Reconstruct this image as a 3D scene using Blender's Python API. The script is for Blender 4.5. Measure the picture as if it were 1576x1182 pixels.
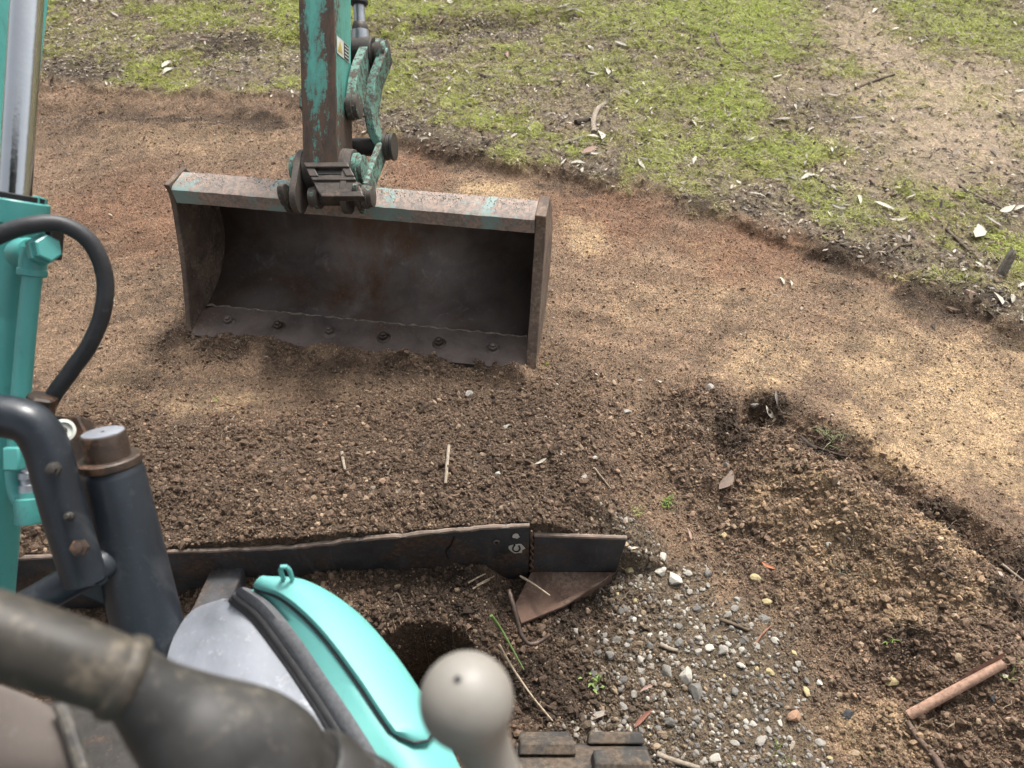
import bpy, math, random
import numpy as np
from mathutils import Vector, Matrix
for o in list(bpy.data.objects): bpy.data.objects.remove(o)
S = bpy.context.scene
C = S.collection
R = math.radians
rng = np.random.default_rng(7)
random.seed(7)

# ------------------------------------------------------------------ camera
EYE = 1.78; FPX = 1168.0; PITCH = 45.0
cam = bpy.data.cameras.new('camera'); co = bpy.data.objects.new('camera', cam); C.objects.link(co)
co.location = (0, 0, EYE); co.rotation_euler = (R(90 - PITCH), 0, 0)
cam.sensor_width = 36; cam.lens = 36 * FPX / 1576; cam.clip_start = 0.02; cam.clip_end = 400
cam.dof.use_dof = True; cam.dof.focus_distance = 2.1; cam.dof.aperture_fstop = 5.2
S.camera = co
# ------------------------------------------------------------------ light: bright overcast
SUN_EL, SUN_AZ = 58, 25          # azimuth measured from +Y (away from the camera) towards +X
w = bpy.data.worlds.new('World'); S.world = w; w.use_nodes = True
nt = w.node_tree; bg = nt.nodes['Background']
sky = nt.nodes.new('ShaderNodeTexSky'); sky.sky_type = 'NISHITA'; sky.sun_disc = False
sky.sun_elevation = R(SUN_EL); sky.sun_rotation = R(SUN_AZ)
sky.air_density = 1.0; sky.dust_density = 6.0; sky.ozone_density = 1.0
hs = nt.nodes.new('ShaderNodeHueSaturation'); hs.inputs['Saturation'].default_value = 0.25
nt.links.new(sky.outputs[0], hs.inputs['Color']); nt.links.new(hs.outputs[0], bg.inputs[0])
bg.inputs[1].default_value = 0.095
sl = bpy.data.lights.new('sun', 'SUN'); so = bpy.data.objects.new('sun', sl); C.objects.link(so)
sl.energy = 1.5; sl.angle = R(11); sl.color = (1.0, 0.95, 0.88)
sd = Vector((math.sin(R(SUN_AZ)) * math.cos(R(SUN_EL)), math.cos(R(SUN_AZ)) * math.cos(R(SUN_EL)), math.sin(R(SUN_EL))))
so.rotation_euler = sd.to_track_quat('Z', 'Y').to_euler(); so.location = (0, 0, 12)
vs = S.view_settings; vs.view_transform = 'Standard'; vs.look = 'None'; vs.exposure = 1.5; vs.gamma = 1; vs.use_curve_mapping = False

cy = S.cycles; cy.max_bounces = 5; cy.diffuse_bounces = 3; cy.glossy_bounces = 3; cy.transmission_bounces = 2; cy.use_adaptive_sampling = True; cy.adaptive_threshold = .035
# ------------------------------------------------------------------ measuring helpers
cs, sn = math.cos(R(PITCH)), math.sin(R(PITCH))
def P(px, py, d):
    """a point d metres in front of the lens along its axis"""
    x = (px - 788) / FPX * d; u = -(py - 591) / FPX * d
    return Vector((x, d * cs + u * sn, EYE + u * cs - d * sn))
def dep(p): return (p.y * cs - (p.z - EYE) * sn)
def G(px, py, z=0.0):
    r = P(px, py, 1) - Vector((0, 0, EYE)); t = (z - EYE) / r.z
    return Vector((0, 0, EYE)) + r * t

# ------------------------------------------------------------------ value noise
_tab = rng.random((256, 256))
def vnoise(x, y):
    xi = np.floor(x).astype(int); yi = np.floor(y).astype(int)
    fx = x - xi; fy = y - yi
    fx = fx * fx * (3 - 2 * fx); fy = fy * fy * (3 - 2 * fy)
    a = _tab[xi & 255, yi & 255]; b = _tab[(xi + 1) & 255, yi & 255]
    c = _tab[xi & 255, (yi + 1) & 255]; d = _tab[(xi + 1) & 255, (yi + 1) & 255]
    return (a * (1 - fx) + b * fx) * (1 - fy) + (c * (1 - fx) + d * fx) * fy
def fbm(x, y, f, o=4, g=0.5, s=0.0):
    t = 0; a = 1; n = 0
    for i in range(o):
        t = t + a * vnoise(x * f + 17.3 * i + s, y * f + 9.1 * i + s * 1.7); n += a; a *= g; f *= 2.03
    return t / n
def sstep(a, b, x):
    t = np.clip((x - a) / (b - a), 0, 1); return t * t * (3 - 2 * t)

# ------------------------------------------------------------------ the lie of the land
_gb = [G(*p) for p in ((60,132),(250,138),(440,152),(560,200),(700,240),(860,278),(1000,305),(1100,328),(1300,395),(1450,455),(1576,515))]
_gx = np.array([-40, -6] + [p.x for p in _gb] + [2.6, 5, 40]); _gy = np.array([4.6, 4.25] + [p.y for p in _gb] + [1.55, .4, -14])
def grass_d(x, y):
    n = (fbm(x, y, 2.2, 3, .5, 3.0) - .5) * .16 + (fbm(x, y, 12, 3, .6, 8.0) - .5) * .11
    return (y - np.interp(x, _gx, _gy)) * .85 + n
def seg_d(x, y, pts):
    """distance to a polyline and the position along it"""
    best = np.full(np.shape(x), 9e9); pos = np.zeros(np.shape(x))
    n = len(pts) - 1
    for i in range(n):
        ax, ay = pts[i][:2]; bx, by = pts[i + 1][:2]; vx, vy = bx - ax, by - ay
        t = np.clip(((x - ax) * vx + (y - ay) * vy) / (vx * vx + vy * vy), 0, 1)
        d = np.hypot(x - ax - t * vx, y - ay - t * vy)
        m = d < best; best = np.where(m, d, best); pos = np.where(m, (i + t) / n, pos)
    return best, pos
def blobs(x, y, L):
    """soft uneven patches given by centre and half-widths; evaluated only near each patch"""
    x = np.asarray(x, float); y = np.asarray(y, float); shp = x.shape; x = x.ravel(); y = y.ravel()
    m = np.zeros(x.shape); inb = (x > -6) & (x < 6) & (y > 0) & (y < 8); ii = np.nonzero(inb)[0]
    if not len(ii): return m.reshape(shp)
    xx, yy = x[ii], y[ii]; wob = (fbm(xx, yy, 6, 4, .6, 3.7) - .5) * 1.1; mm = np.zeros(len(ii))
    for k, b in enumerate(L):
        px, py, rx, ry = b[:4]; c = G(px, py); wx = rx * abs(G(px + 1, py).x - c.x); wy = abs(G(px, py - ry).y - G(px, py + ry).y) / 2
        jj = np.nonzero((np.abs(xx - c.x) < wx * 1.6) & (np.abs(yy - c.y) < wy * 1.6))[0]
        if not len(jj): continue
        d = np.hypot((xx[jj] - c.x) / wx, (yy[jj] - c.y) / wy) + wob[jj] * (1 if k % 2 else -1)
        mm[jj] = np.maximum(mm[jj], (1 - sstep(.35, 1.2, d)) * (b[4] if len(b) > 4 else 1))
    m[ii] = mm; return m.reshape(shp)
BLADE_A = G(-160, 868, .24); BLADE_B = G(815, 813, .24)          # the blade's top edge
_bs = (BLADE_B.y - BLADE_A.y) / (BLADE_B.x - BLADE_A.x)
def blade_y(x): return BLADE_A.y + (x - BLADE_A.x) * _bs
RIDGE = [G(1090, 660), G(1190, 730), G(1290, 800), G(1400, 890), G(1480, 990), G(1560, 1130), G(1640, 1300)]
FURROW = [G(1175, 640), G(1260, 690), G(1350, 745), G(1430, 805), G(1500, 850), G(1590, 900), G(1760, 980)]
TRENCH = [G(1170, 625), G(1130, 665), G(1100, 715)]
RUT = [G(-120, 175), G(150, 168), G(300, 172), G(440, 185)]
GRUT = [G(250, 140), G(330, 85), G(440, 72), G(600, 62), G(720, 48), G(860, 35)]
HOLE = G(655, 1045)
BKT = [G(275, 526), G(826, 584)]
def height(x, y, fine=True):
    x = np.asarray(x, float); y = np.asarray(y, float)
    gd = grass_d(x, y)
    g = sstep(-.045, .05, gd)
    z = g * (.028 + .05 * (fbm(x, y, 1.1, 3, .5, 5.0) - .5))
    z = z - .02 * np.exp(-(gd + .07) ** 2 / .006)                     # the scrape at the foot of the bank
    d, t = seg_d(x, y, RUT); z = z - .035 * np.exp(-d * d / .006) + .02 * np.exp(-(d - .16) ** 2 / .006)
    d, t = seg_d(x, y, GRUT); z = z - .04 * np.exp(-d * d / .012)
    # heap pushed up in front of the blade
    by = blade_y(x); q = y - by
    side = 1 - sstep(.12, .42, x + (fbm(x, y, 5, 2) - .5) * .2)
    heap = (1 - sstep(.03, .86, q)) ** 1.15 * .235 * sstep(.007, .014, q)
    back = .095 * sstep(-.30, -.1, q) * (1 - sstep(.007, .014, q)) * sstep(-.95, -.7, x) * (1 - .95 * sstep(-.09, .0, x))
    lump = (fbm(x, y, 6, 3, .55, 11.) - .45)
    z = z + side * (np.minimum(heap * (1 + .35 * lump), .232 + .016 * fbm(x, y, 30, 2, .5, 88.)) + back)
    hd = np.hypot((x - HOLE.x) / .14, (y - HOLE.y) / .10)
    z = z - .55 * (1 - sstep(.6, 1.05, hd))
    # soil pushed aside on the right
    d, t = seg_d(x, y, RIDGE); d = d + (fbm(x, y, 5, 3, .5, 21.) - .5) * .14
    z = z + (.04 + .10 * sstep(.0, .35, t)) * np.exp(-d * d / .030)
    d, t = seg_d(x, y, FURROW); d = d + (fbm(x, y, 9, 3, .55, 23.) - .5) * .08
    z = z - .05 * np.exp(-d * d / .0035) + .025 * np.exp(-(d - .13) ** 2 / .004) * (fbm(x, y, 8, 2, .5, 29.))
    d, t = seg_d(x, y, TRENCH); z = z - .05 * np.exp(-d * d / .0014) * (.5 + fbm(x, y, 12, 2, .5, 77.))
    qa, qb = BKT; d, t = seg_d(x, y, [qa, qb]); nb = fbm(x, y, 11, 3, .6, 91.)
    z = z + .013 * np.exp(-d * d / .02) + .13 * np.clip(nb - .30, 0, 1) * np.exp(-d * d / .0022) * (.55 + .9 * t)
    lo = loose(x, y)
    rg = 1 + .9 * sstep(.35, .6, x)
    ra_ = np.hypot(x + .5, y + .2); an_ = np.arctan2(x + .5, y + .2); fl = (1 - lo) * (1 - g) * sstep(-.02, -.2, gd)
    z = z + fl * .012 * (fbm(an_ * 1.1, ra_ * 1.0, 9, 3, .6, 15.) - .5) + fl * .010 * (vnoise(an_ * 2.5 + 7, ra_ * 26) - .5)
    z = z + lo * rg * (.046 * (fbm(x, y, 9, 4, .55, 2.) - .5) + .02 * (fbm(x, y, 26, 3, .6, 4.) - .5))
    z = z + .012 * (fbm(x, y, 3, 3, .5, 6.) - .5)
    if fine:
        z = z + (.35 + .65 * lo) * (.010 * (fbm(x, y, 45, 3, .6, 9.) - .5) + .006 * (fbm(x, y, 110, 2, .6, 1.) - .5)) * (1 - .6 * g) + g * (.016 * (fbm(x, y, 20, 3, .6, 95.) - .5) + .008 * (fbm(x, y, 60, 2, .6, 96.) - .5))
    return z
def loose(x, y):
    by = blade_y(x); q = y - by
    a = (1 - sstep(.5, .95, q + (fbm(x, y, 4, 3, .5, 31.) - .5) * .3)) * (1 - sstep(.2, .6, x))
    d, t = seg_d(x, y, RIDGE)
    ry = np.interp(x, [p.x for p in RIDGE], [p.y for p in RIDGE]); d = d * (1 + 1.3 * sstep(-.02, .12, y - ry))
    b = 1 - sstep(.22, .62, d + (fbm(x, y, 4, 3, .5, 33.) - .5) * .2)
    d, t = seg_d(x, y, BKT); e = .85 * np.exp(-d * d / .016) * sstep(.30, .50, fbm(x, y, 8, 2, .5, 35.))
    d, t = seg_d(x, y, FURROW); h = np.exp(-d * d / .014)
    return np.clip(np.maximum(np.maximum(a, b), np.maximum(e, h)), .12, 1)
GRAVEL = [(1010,900,120,70),(1060,1010,190,110),(1120,1100,170,120),(1000,1130,160,90),(1130,1190,190,80),(960,860,60,40)]
SAND = [(750,295,75,26,.9),(905,375,34,40,1),(880,345,30,20,.8),(1180,560,110,50,.6),(1440,570,190,75,.65),(1450,660,160,90,.9),(1300,540,90,50,.5),(1000,470,140,60,.3),(1120,470,130,50,.35),(1380,480,110,40,.45),(1300,860,120,80,.55),(1220,790,90,60,.42),(1250,930,80,50,.35),(1400,700,80,50,.6),(1540,720,60,60,.8),(1530,640,70,70,.9),(1480,600,120,60,.9),
        (1330,700,60,40,.3),(1440,860,70,55,.8),(1410,960,110,60,.55),(1320,1120,110,60,.5),(1250,420,90,40,.2),(330,625,120,30,.45),(160,590,90,30,.35),(300,215,200,30,.35),(1050,400,120,50,.25),(560,600,120,25,.1),(1560,540,60,60,.6)]
DARK = [(200,380,160,60,.35),(170,290,120,50,.3),(230,470,120,40,.35),(230,180,230,22,.85),(400,190,90,26,.9),(110,110,130,26,.8),(330,75,140,22,1.),(120,70,120,60,.5),(740,45,170,26,1.),(640,200,110,40,.6),(700,240,120,30,.7),(900,285,110,24,.75),(1100,320,120,24,.6),(1310,400,120,28,.75),(1470,465,120,34,.9),(1560,520,70,30,.9),
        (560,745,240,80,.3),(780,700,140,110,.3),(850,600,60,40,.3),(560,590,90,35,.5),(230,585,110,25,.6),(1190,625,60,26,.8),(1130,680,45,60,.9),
        (1270,690,60,28,.9),(1345,740,55,30,.95),(1430,800,60,36,1.),(1530,860,70,34,.95),(1380,1010,40,50,.85),(1310,870,50,25,.6),(1540,960,60,50,.8),(850,1060,90,90,1.),(900,940,70,70,.8),(690,940,190,60,.75),(1290,445,60,18,.6),(1540,1120,80,60,.4),(660,80,80,24,.5),(1260,175,90,30,.45)]  # the broad patch behind the blade paints shade into the soil colour
PATH = [(1430,150,170,60,1),(1340,80,90,70,.9),(1480,220,200,50,1),(1420,270,150,40,.7),(1560,130,120,60,.8),(1200,130,110,26,.5),(1340,30,60,40,.8),(1390,100,90,50,.8)]
LUSH = [(500,20,120,60,1.),(640,30,70,45,1.),(300,30,110,30,.8),(600,125,60,50,.8),(720,10,80,40,.7),(1130,30,150,60,1),(1140,60,90,50,1),(1000,50,110,60,.7),(1120,160,80,50,1),(1010,150,80,50,.7),(1210,240,110,30,.9),(1010,200,80,40,.6),(1480,150,60,30,1.),(1490,40,120,60,.8),(1570,90,70,40,.8),(1400,60,60,40,.6),(940,110,70,30,.6),(1560,400,60,40,.9),(1280,310,80,28,.6),(860,60,80,30,.5),(1060,285,90,30,.5),(780,120,130,40,.5),(690,150,100,40,.5),(130,60,120,40,.4),(240,110,60,14,.7),(200,95,100,18,.5),(1390,20,50,20,1),(900,10,60,30,.6),(1480,330,60,40,.4)]
def zones(x, y):
    gd = grass_d(x, y); g = sstep(-.03, .10, gd)
    z = dict(g=g, gd=gd)
    hf = fbm(x, y, 22, 4, .65, 61.) - .5
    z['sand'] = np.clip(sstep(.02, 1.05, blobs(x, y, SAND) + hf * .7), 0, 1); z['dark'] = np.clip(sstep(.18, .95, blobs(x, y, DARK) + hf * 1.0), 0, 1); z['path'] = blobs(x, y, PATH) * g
    n = fbm(x, y, 4.5, 4, .55, 41.)
    lush = np.maximum(blobs(x, y, LUSH), .75 * sstep(.50, .68, n)) * g
    z['lush'] = np.clip(lush * (1 - .8 * z['path']) * (1 - .8 * z['dark']), 0, 1)
    z['green'] = np.clip(g * sstep(.02, .3, gd) * (.45 + .8 * (n - .35)) * (1 - .75 * z['path']) * (1 - .8 * z['dark']) + .5 * z['lush'], 0, 1)
    z['gravel'] = blobs(x, y, GRAVEL) * (1 - g)
    z['loose'] = loose(x, y) * (1 - g)
    return z

# ------------------------------------------------------------------ materials
MATS = {}
def mat(name):
    m = bpy.data.materials.new(name); m.use_nodes = True; MATS[name] = m
    nt = m.node_tree; return m, nt, nt.nodes['Principled BSDF'], nt.nodes.new, nt.links.new
def ramp(nt, fac, stops):
    r = nt.nodes.new('ShaderNodeValToRGB'); e = r.color_ramp.elements
    while len(e) < len(stops): e.new(.5)
    for k, (p, c) in enumerate(stops): e[k].position = p; e[k].color = (*c, 1) if len(c) == 3 else c
    nt.links.new(fac, r.inputs[0]); return r.outputs[0]
def noise(nt, scale, detail=5, rough=.6, vec=None, dist=0):
    n = nt.nodes.new('ShaderNodeTexNoise'); n.inputs['Scale'].default_value = scale; n.inputs['Detail'].default_value = detail
    n.inputs['Roughness'].default_value = rough; n.inputs['Distortion'].default_value = dist
    if vec: nt.links.new(vec, n.inputs['Vector'])
    return n.outputs['Fac']
def coords(nt, scl=(1, 1, 1)):
    t = nt.nodes.new('ShaderNodeTexCoord'); m = nt.nodes.new('ShaderNodeMapping'); m.inputs['Scale'].default_value = scl
    nt.links.new(t.outputs['Object'], m.inputs[0]); return m.outputs[0]
def mix(nt, fac, a, b, mode='MIX'):
    n = nt.nodes.new('ShaderNodeMix'); n.data_type = 'RGBA'; n.blend_type = mode
    for s, v in ((n.inputs[0], fac), (n.inputs[6], a), (n.inputs[7], b)):
        if hasattr(v, 'links'): nt.links.new(v, s)
        elif isinstance(v, (int, float)): s.default_value = v
        else: s.default_value = (*v, 1)
    return n.outputs[2]
def mth(nt, op, a, b=None, clamp=False):
    n = nt.nodes.new('ShaderNodeMath'); n.operation = op; n.use_clamp = clamp
    for s, v in zip(n.inputs, (a, b)):
        if v is None: continue
        if hasattr(v, 'links'): nt.links.new(v, s)
        else: s.default_value = v
    return n.outputs[0]
def attr(nt, name, typ='GEOMETRY', out='Fac'):
    n = nt.nodes.new('ShaderNodeAttribute'); n.attribute_name = name; n.attribute_type = typ; return n.outputs[out]
def bump(nt, b, h, strength=.4, dist=.002):
    n = nt.nodes.new('ShaderNodeBump'); n.inputs['Strength'].default_value = strength; n.inputs['Distance'].default_value = dist
    nt.links.new(h, n.inputs['Height']); nt.links.new(n.outputs[0], b.inputs['Normal'])

# soil colours (linear albedo)
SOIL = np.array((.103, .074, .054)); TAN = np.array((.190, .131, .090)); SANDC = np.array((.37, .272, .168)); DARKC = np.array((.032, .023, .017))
PATHC = np.array((.27, .215, .16)); GREENC = np.array((.19, .175, .075)); LUSHC = np.array((.24, .26, .06)); GRAV = np.array((.10, .082, .060)); LITTER = np.array((.125, .102, .076))
def soil_colour(x, y, z=None, jit=0):
    if z is None: z = zones(x, y)
    n = fbm(x, y, 3.1, 4, .55, 51.); n2 = fbm(x, y, 16, 3, .6, 52.)
    def mx(a, b, t): return a + (b - a) * np.clip(t, 0, 1)[..., None]
    hp = z['loose'] * (1 - sstep(.15, .5, x)); c = mx(SOIL, TAN, (.35 + .65 * sstep(.32, .60, n * .45 + n2 * .55)) * (1 - .55 * z['loose'])); c = c * (1 - .28 * hp)[..., None]
    c = mx(c, np.array((.155, .075, .045)), .45 * blobs(x, y, [(930,330,150,60),(640,260,60,40),(1150,380,160,60),(260,330,220,80)]))
    ra_ = np.hypot(x + .5, y + .2); an_ = np.arctan2(x + .5, y + .2); stk = fbm(an_ * 2.2, ra_ * 20, 1, 3, .6, 19.)
    c = c * (1 + (1 - z['g']) * (1 - z['loose']) * .55 * (stk - .5))[..., None]
    c = mx(c, SANDC, z['sand'] * (.30 + .9 * n2))
    c = mx(c, GRAV, z['gravel'] * .8)
    c = mx(c, LITTER, z['g'] * .9)
    c = mx(c, PATHC, z['path'] * .85)
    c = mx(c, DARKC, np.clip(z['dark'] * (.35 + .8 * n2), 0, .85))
    hq = sstep(.36, .58, fbm(x, y, 17, 3, .6, 71.))
    c = mx(c, GREENC, z['green'] * .65 * hq)
    c = mx(c, LUSHC, z['lush'] * .6 * (.4 + .6 * hq))
    return c
def soil_mat():
    m, nt, b, new, link = mat('soil')
    col = attr(nt, 'col', 'GEOMETRY', 'Color'); v = coords(nt)
    n1 = noise(nt, 55, 6, .7, v); n2 = noise(nt, 260, 4, .7, v); n3 = noise(nt, 12, 5, .6, v)
    n4 = noise(nt, 130, 4, .8, v)
    f = ramp(nt, n1, [(.25, (.45, .45, .45)), (.5, (.95, .95, .95)), (.75, (1.55, 1.5, 1.42))])
    f2 = ramp(nt, n2, [(.3, (.6, .6, .6)), (.55, (1, 1, 1)), (.72, (1.5, 1.48, 1.4))])
    c = mix(nt, 1, col, f, 'MULTIPLY'); c = mix(nt, .8, c, f2, 'MULTIPLY'); c = mix(nt, 1, c, ramp(nt, n4, [(.34, (.55, .54, .53)), (.5, (1, 1, 1)), (.66, (1.6, 1.55, 1.46))]), 'MULTIPLY')
    c = mix(nt, 1, c, ramp(nt, n3, [(.3, (.8, .8, .8)), (.7, (1.18, 1.15, 1.1))]), 'MULTIPLY')
    link(c, b.inputs['Base Color']); b.inputs['Roughness'].default_value = .95; b.inputs['Specular IOR Level'].default_value = .25
    h = mth(nt, 'ADD', mth(nt, 'MULTIPLY', n1, 1.0), mth(nt, 'MULTIPLY', n2, .5)); bump(nt, b, h, .9, .006)
    return m
def inst_mat(name, typ='INSTANCER', rough=.9, var=.35, trans=0):
    m, nt, b, new, link = mat(name)
    col = attr(nt, 'col', typ, 'Color') if typ != 'OBJECT' else None
    if typ == 'OBJECT':
        oi = new('ShaderNodeObjectInfo'); col = oi.outputs['Color']
    n = noise(nt, 140 if typ != 'OBJECT' else 90, 4, .65, coords(nt))
    c = mix(nt, 1, col, ramp(nt, n, [(.28, (1 - var,) * 3), (.5, (1, 1, 1)), (.75, (1 + var,) * 3)]), 'MULTIPLY')
    link(c, b.inputs['Base Color']); b.inputs['Roughness'].default_value = rough; b.inputs['Specular IOR Level'].default_value = .3
    bump(nt, b, n, .5, .002)
    if trans:
        t = new('ShaderNodeBsdfTranslucent'); link(c, t.inputs[0]); ms = new('ShaderNodeMixShader'); ms.inputs[0].default_value = trans
        link(b.outputs[0], ms.inputs[1]); link(t.outputs[0], ms.inputs[2]); link(ms.outputs[0], nt.nodes['Material Output'].inputs[0])
    return m
def worn_paint(name, paint, under, rough=.4, scale=9, streak=.25, dirt=(.10, .075, .05), own=False, fine=70, soft=9):
    """paint that has come off where the vertex attribute 'wear' is high"""
    m, nt, b, new, link = mat(name)
    wr = attr(nt, 'wear')
    if own:
        src = attr(nt, 'uvw', 'GEOMETRY', 'Vector'); mp = new('ShaderNodeMapping'); mp.inputs['Scale'].default_value = (streak, 1, 1); link(src, mp.inputs[0]); vstr = mp.outputs[0]; v = src
    else: v = coords(nt); vstr = coords(nt, (1, 1, streak))
    n1 = noise(nt, scale, 10, .72, vstr, .5); n2 = noise(nt, fine, 6, .75, v); n3 = noise(nt, 3.5, 5, .6, v); n4 = noise(nt, scale * 2.6, 8, .75, vstr, 1.2)
    a = mth(nt, 'ADD', mth(nt, 'MULTIPLY', n1, .5), mth(nt, 'ADD', mth(nt, 'MULTIPLY', n2, .22), mth(nt, 'MULTIPLY', n4, .28)))
    th = mth(nt, 'SUBTRACT', .72, mth(nt, 'MULTIPLY', wr, .46))
    e = mth(nt, 'SUBTRACT', a, th)
    k = mth(nt, 'MULTIPLY', e, 26, True)                              # bare
    kf = mth(nt, 'MULTIPLY', mth(nt, 'ADD', e, .09), soft, True)      # scuffed and stained around the bare patches
    pc = mix(nt, 1, paint, ramp(nt, n3, [(.3, (.82, .83, .84)), (.7, (1.08, 1.06, 1.05))]), 'MULTIPLY')
    pc = mix(nt, mth(nt, 'MULTIPLY', mth(nt, 'SUBTRACT', n2, .6), 3.5, True), pc, dirt)
    stain = tuple(.55 * p + .45 * d for p, d in zip(paint, dirt)); pc = mix(nt, mth(nt, 'MULTIPLY', kf, .8), pc, tuple(.75 * q for q in stain))
    uc = ramp(nt, n4, [(.25, tuple(u * .4 for u in under)), (.48, under), (.62, (under[0] * 1.7, under[1] * 1.35, under[2] * 1.15)), (.8, tuple(min(1, u * 2.2) for u in under))])
    c = mix(nt, k, pc, uc); link(c, b.inputs['Base Color'])
    rr = new('ShaderNodeMapRange'); link(k, rr.inputs[0]); rr.inputs[3].default_value = rough; rr.inputs[4].default_value = .75
    link(rr.outputs[0], b.inputs['Roughness'])
    bump(nt, b, mth(nt, 'SUBTRACT', mth(nt, 'MULTIPLY', n2, .5), k), .35, .0012)
    return m
def steel(name, base, rough=.5, metal=0.0, var=.5, scale=18, spec=.5, rust=None, rust_amt=.5, grime=None, scuff=None):
    m, nt, b, new, link = mat(name)
    v = coords(nt); n1 = noise(nt, scale, 7, .65, v, .4); n2 = noise(nt, 95, 5, .7, v)
    c = ramp(nt, n1, [(.28, tuple(u * (1 - var) for u in base)), (.5, base), (.75, tuple(min(1, u * (1 + var)) for u in base))])
    if rust:
        k = mth(nt, 'MULTIPLY', mth(nt, 'SUBTRACT', mth(nt, 'ADD', mth(nt, 'MULTIPLY', noise(nt, scale * .45, 6, .65, v, .8), .7), mth(nt, 'MULTIPLY', n2, .3)), .5 + .25 * (1 - 2 * rust_amt)), 9, True)
        c = mix(nt, k, c, ramp(nt, n2, [(.3, tuple(u * .5 for u in rust)), (.7, tuple(min(1, u * 1.5) for u in rust))]))
    if scuff:
        ns = noise(nt, 26, 6, .7, coords(nt, (1, 1, .14)), .3); nb = noise(nt, 3.2, 3, .5, v)
        k = mth(nt, 'MULTIPLY', mth(nt, 'MULTIPLY', mth(nt, 'SUBTRACT', ns, .56), 7, True), mth(nt, 'MULTIPLY', mth(nt, 'SUBTRACT', nb, .42), 5, True)); c = mix(nt, mth(nt, 'MULTIPLY', k, .7), c, scuff)
    if grime:
        k = mth(nt, 'MULTIPLY', mth(nt, 'SUBTRACT', n2, .58), 5, True); c = mix(nt, k, c, grime)
    link(c, b.inputs['Base Color']); b.inputs['Metallic'].default_value = metal; b.inputs['Specular IOR Level'].default_value = spec
    rr = new('ShaderNodeMapRange'); link(n1, rr.inputs[0]); rr.inputs[3].default_value = max(.05, rough - .15); rr.inputs[4].default_value = min(1, rough + .15)
    link(rr.outputs[0], b.inputs['Roughness']); bump(nt, b, n2, .3, .001)
    return m
TEAL = (.075, .32, .30)
soil_mat()
inst_mat('crumb'); inst_mat('grass_blade', rough=.6, var=.15, trans=.5); inst_mat('litter', rough=.8, var=.3)
inst_mat('stone', 'OBJECT', .85, .3); inst_mat('leaf', 'OBJECT', .7, .25); inst_mat('wood', 'OBJECT', .9, .45); inst_mat('blade_leaf', 'OBJECT', .5, .15, .25)
worn_paint('stick_paint', (.085, .32, .27), (.060, .040, .029), .5, 17, .30, own=True)
worn_paint('link_paint', (.13, .32, .26), (.055, .047, .040), .5, 34, .8, fine=120)
worn_paint('beam_paint', (.20, .29, .275), (.215, .185, .165), .65, 18, .9, dirt=(.30, .24, .19), fine=90, soft=5)
worn_paint('machine_paint', TEAL, (.05, .05, .045), .35, 14, .5, dirt=(.09, .16, .14))
worn_paint('hood_paint', (.115, .37, .345), (.12, .16, .15), .5, 14, .6, dirt=(.13, .30, .27), fine=130)
steel('bucket_steel', (.145, .120, .106), .45, .3, .5, 6, .5, rust=(.12, .066, .040), rust_amt=.5, grime=(.16, .125, .10), scuff=(.27, .25, .245))
steel('bucket_side', (.11, .08, .062), .8, 0, .6, 14, .3, rust=(.19, .14, .105), rust_amt=.5, grime=(.2, .16, .12))
steel('lip_steel', (.105, .082, .072), .55, .25, .5, 9, .5, grime=(.17, .13, .105), rust=(.12, .08, .06), rust_amt=.45)
steel('dark_steel', (.042, .038, .034), .55, .3, .5, 25, .5, rust=(.08, .05, .035), rust_amt=.4, grime=(.13, .10, .075))
steel('coupler_steel', (.060, .048, .040), .5, .3, .5, 30, .5, rust=(.10, .065, .045), rust_amt=.45, grime=(.17, .14, .11))
steel('blade_steel', (.046, .049, .054), .6, .15, .55, 14, .4, rust=(.085, .056, .040), rust_amt=.5, grime=(.13, .10, .08), scuff=(.13, .12, .11))
steel('soil_caked', (.034, .026, .02), .95, 0, .5, 30, .2, grime=(.12, .085, .06))
steel('rust', (.11, .068, .05), .85, 0, .5, 22, .3, rust=(.17, .12, .09), rust_amt=.5, grime=(.07, .05, .038))
steel('rust_bright', (.18, .138, .112), .85, 0, .5, 30, .3, rust=(.14, .10, .075), rust_amt=.4)
steel('weld', (.20, .16, .13), .7, .1, .5, 40, .4)
steel('guard_grey', (.017, .0225, .030), .36, .0, .3, 14, .5, rust=(.035, .042, .050), rust_amt=.3, scuff=(.075, .08, .085), grime=(.05, .058, .068))
steel('panel_grey', (.215, .23, .26), .5, 0, .3, 9, .5, rust=(.29, .305, .33), rust_amt=.42, grime=(.36, .375, .40))
steel('rubber', (.030, .030, .032), .6, 0, .3, 40, .35, grime=(.055, .055, .057))
steel('hose_rubber', (.028, .029, .032), .5, 0, .35, 30, .4, grime=(.075, .075, .08))
steel('foam', (.105, .108, .115), .9, 0, .35, 160, .2)
steel('boot_rubber', (.036, .035, .034), .5, 0, .5, 22, .45, rust=(.085, .076, .062), rust_amt=.45, grime=(.11, .10, .085))
steel('grip_rubber', (.048, .043, .036), .55, 0, .5, 14, .4, rust=(.12, .10, .075), rust_amt=.5, grime=(.13, .11, .085))
steel('knob', (.24, .225, .20), .5, 0, .12, 10, .5, rust=(.19, .165, .13), rust_amt=.38)
steel('chrome', (.52, .54, .55), .08, 1.0, .08, 6, .5)
steel('bright_steel', (.40, .42, .45), .35, .7, .2, 20, .5, rust=(.20, .12, .08), rust_amt=.25)
steel('brown_steel', (.055, .038, .029), .5, .2, .6, 40, .45, rust=(.20, .105, .06), rust_amt=.42, grime=(.10, .07, .05))
steel('console', (.105, .088, .078), .75, 0, .25, 8, .3, grime=(.15, .13, .12))
steel('track_rubber', (.045, .043, .040), .85, 0, .4, 20, .3, rust=(.095, .072, .053), rust_amt=.6)
steel('black', (.012, .012, .013), .5, 0, .2, 10, .4)
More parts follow.
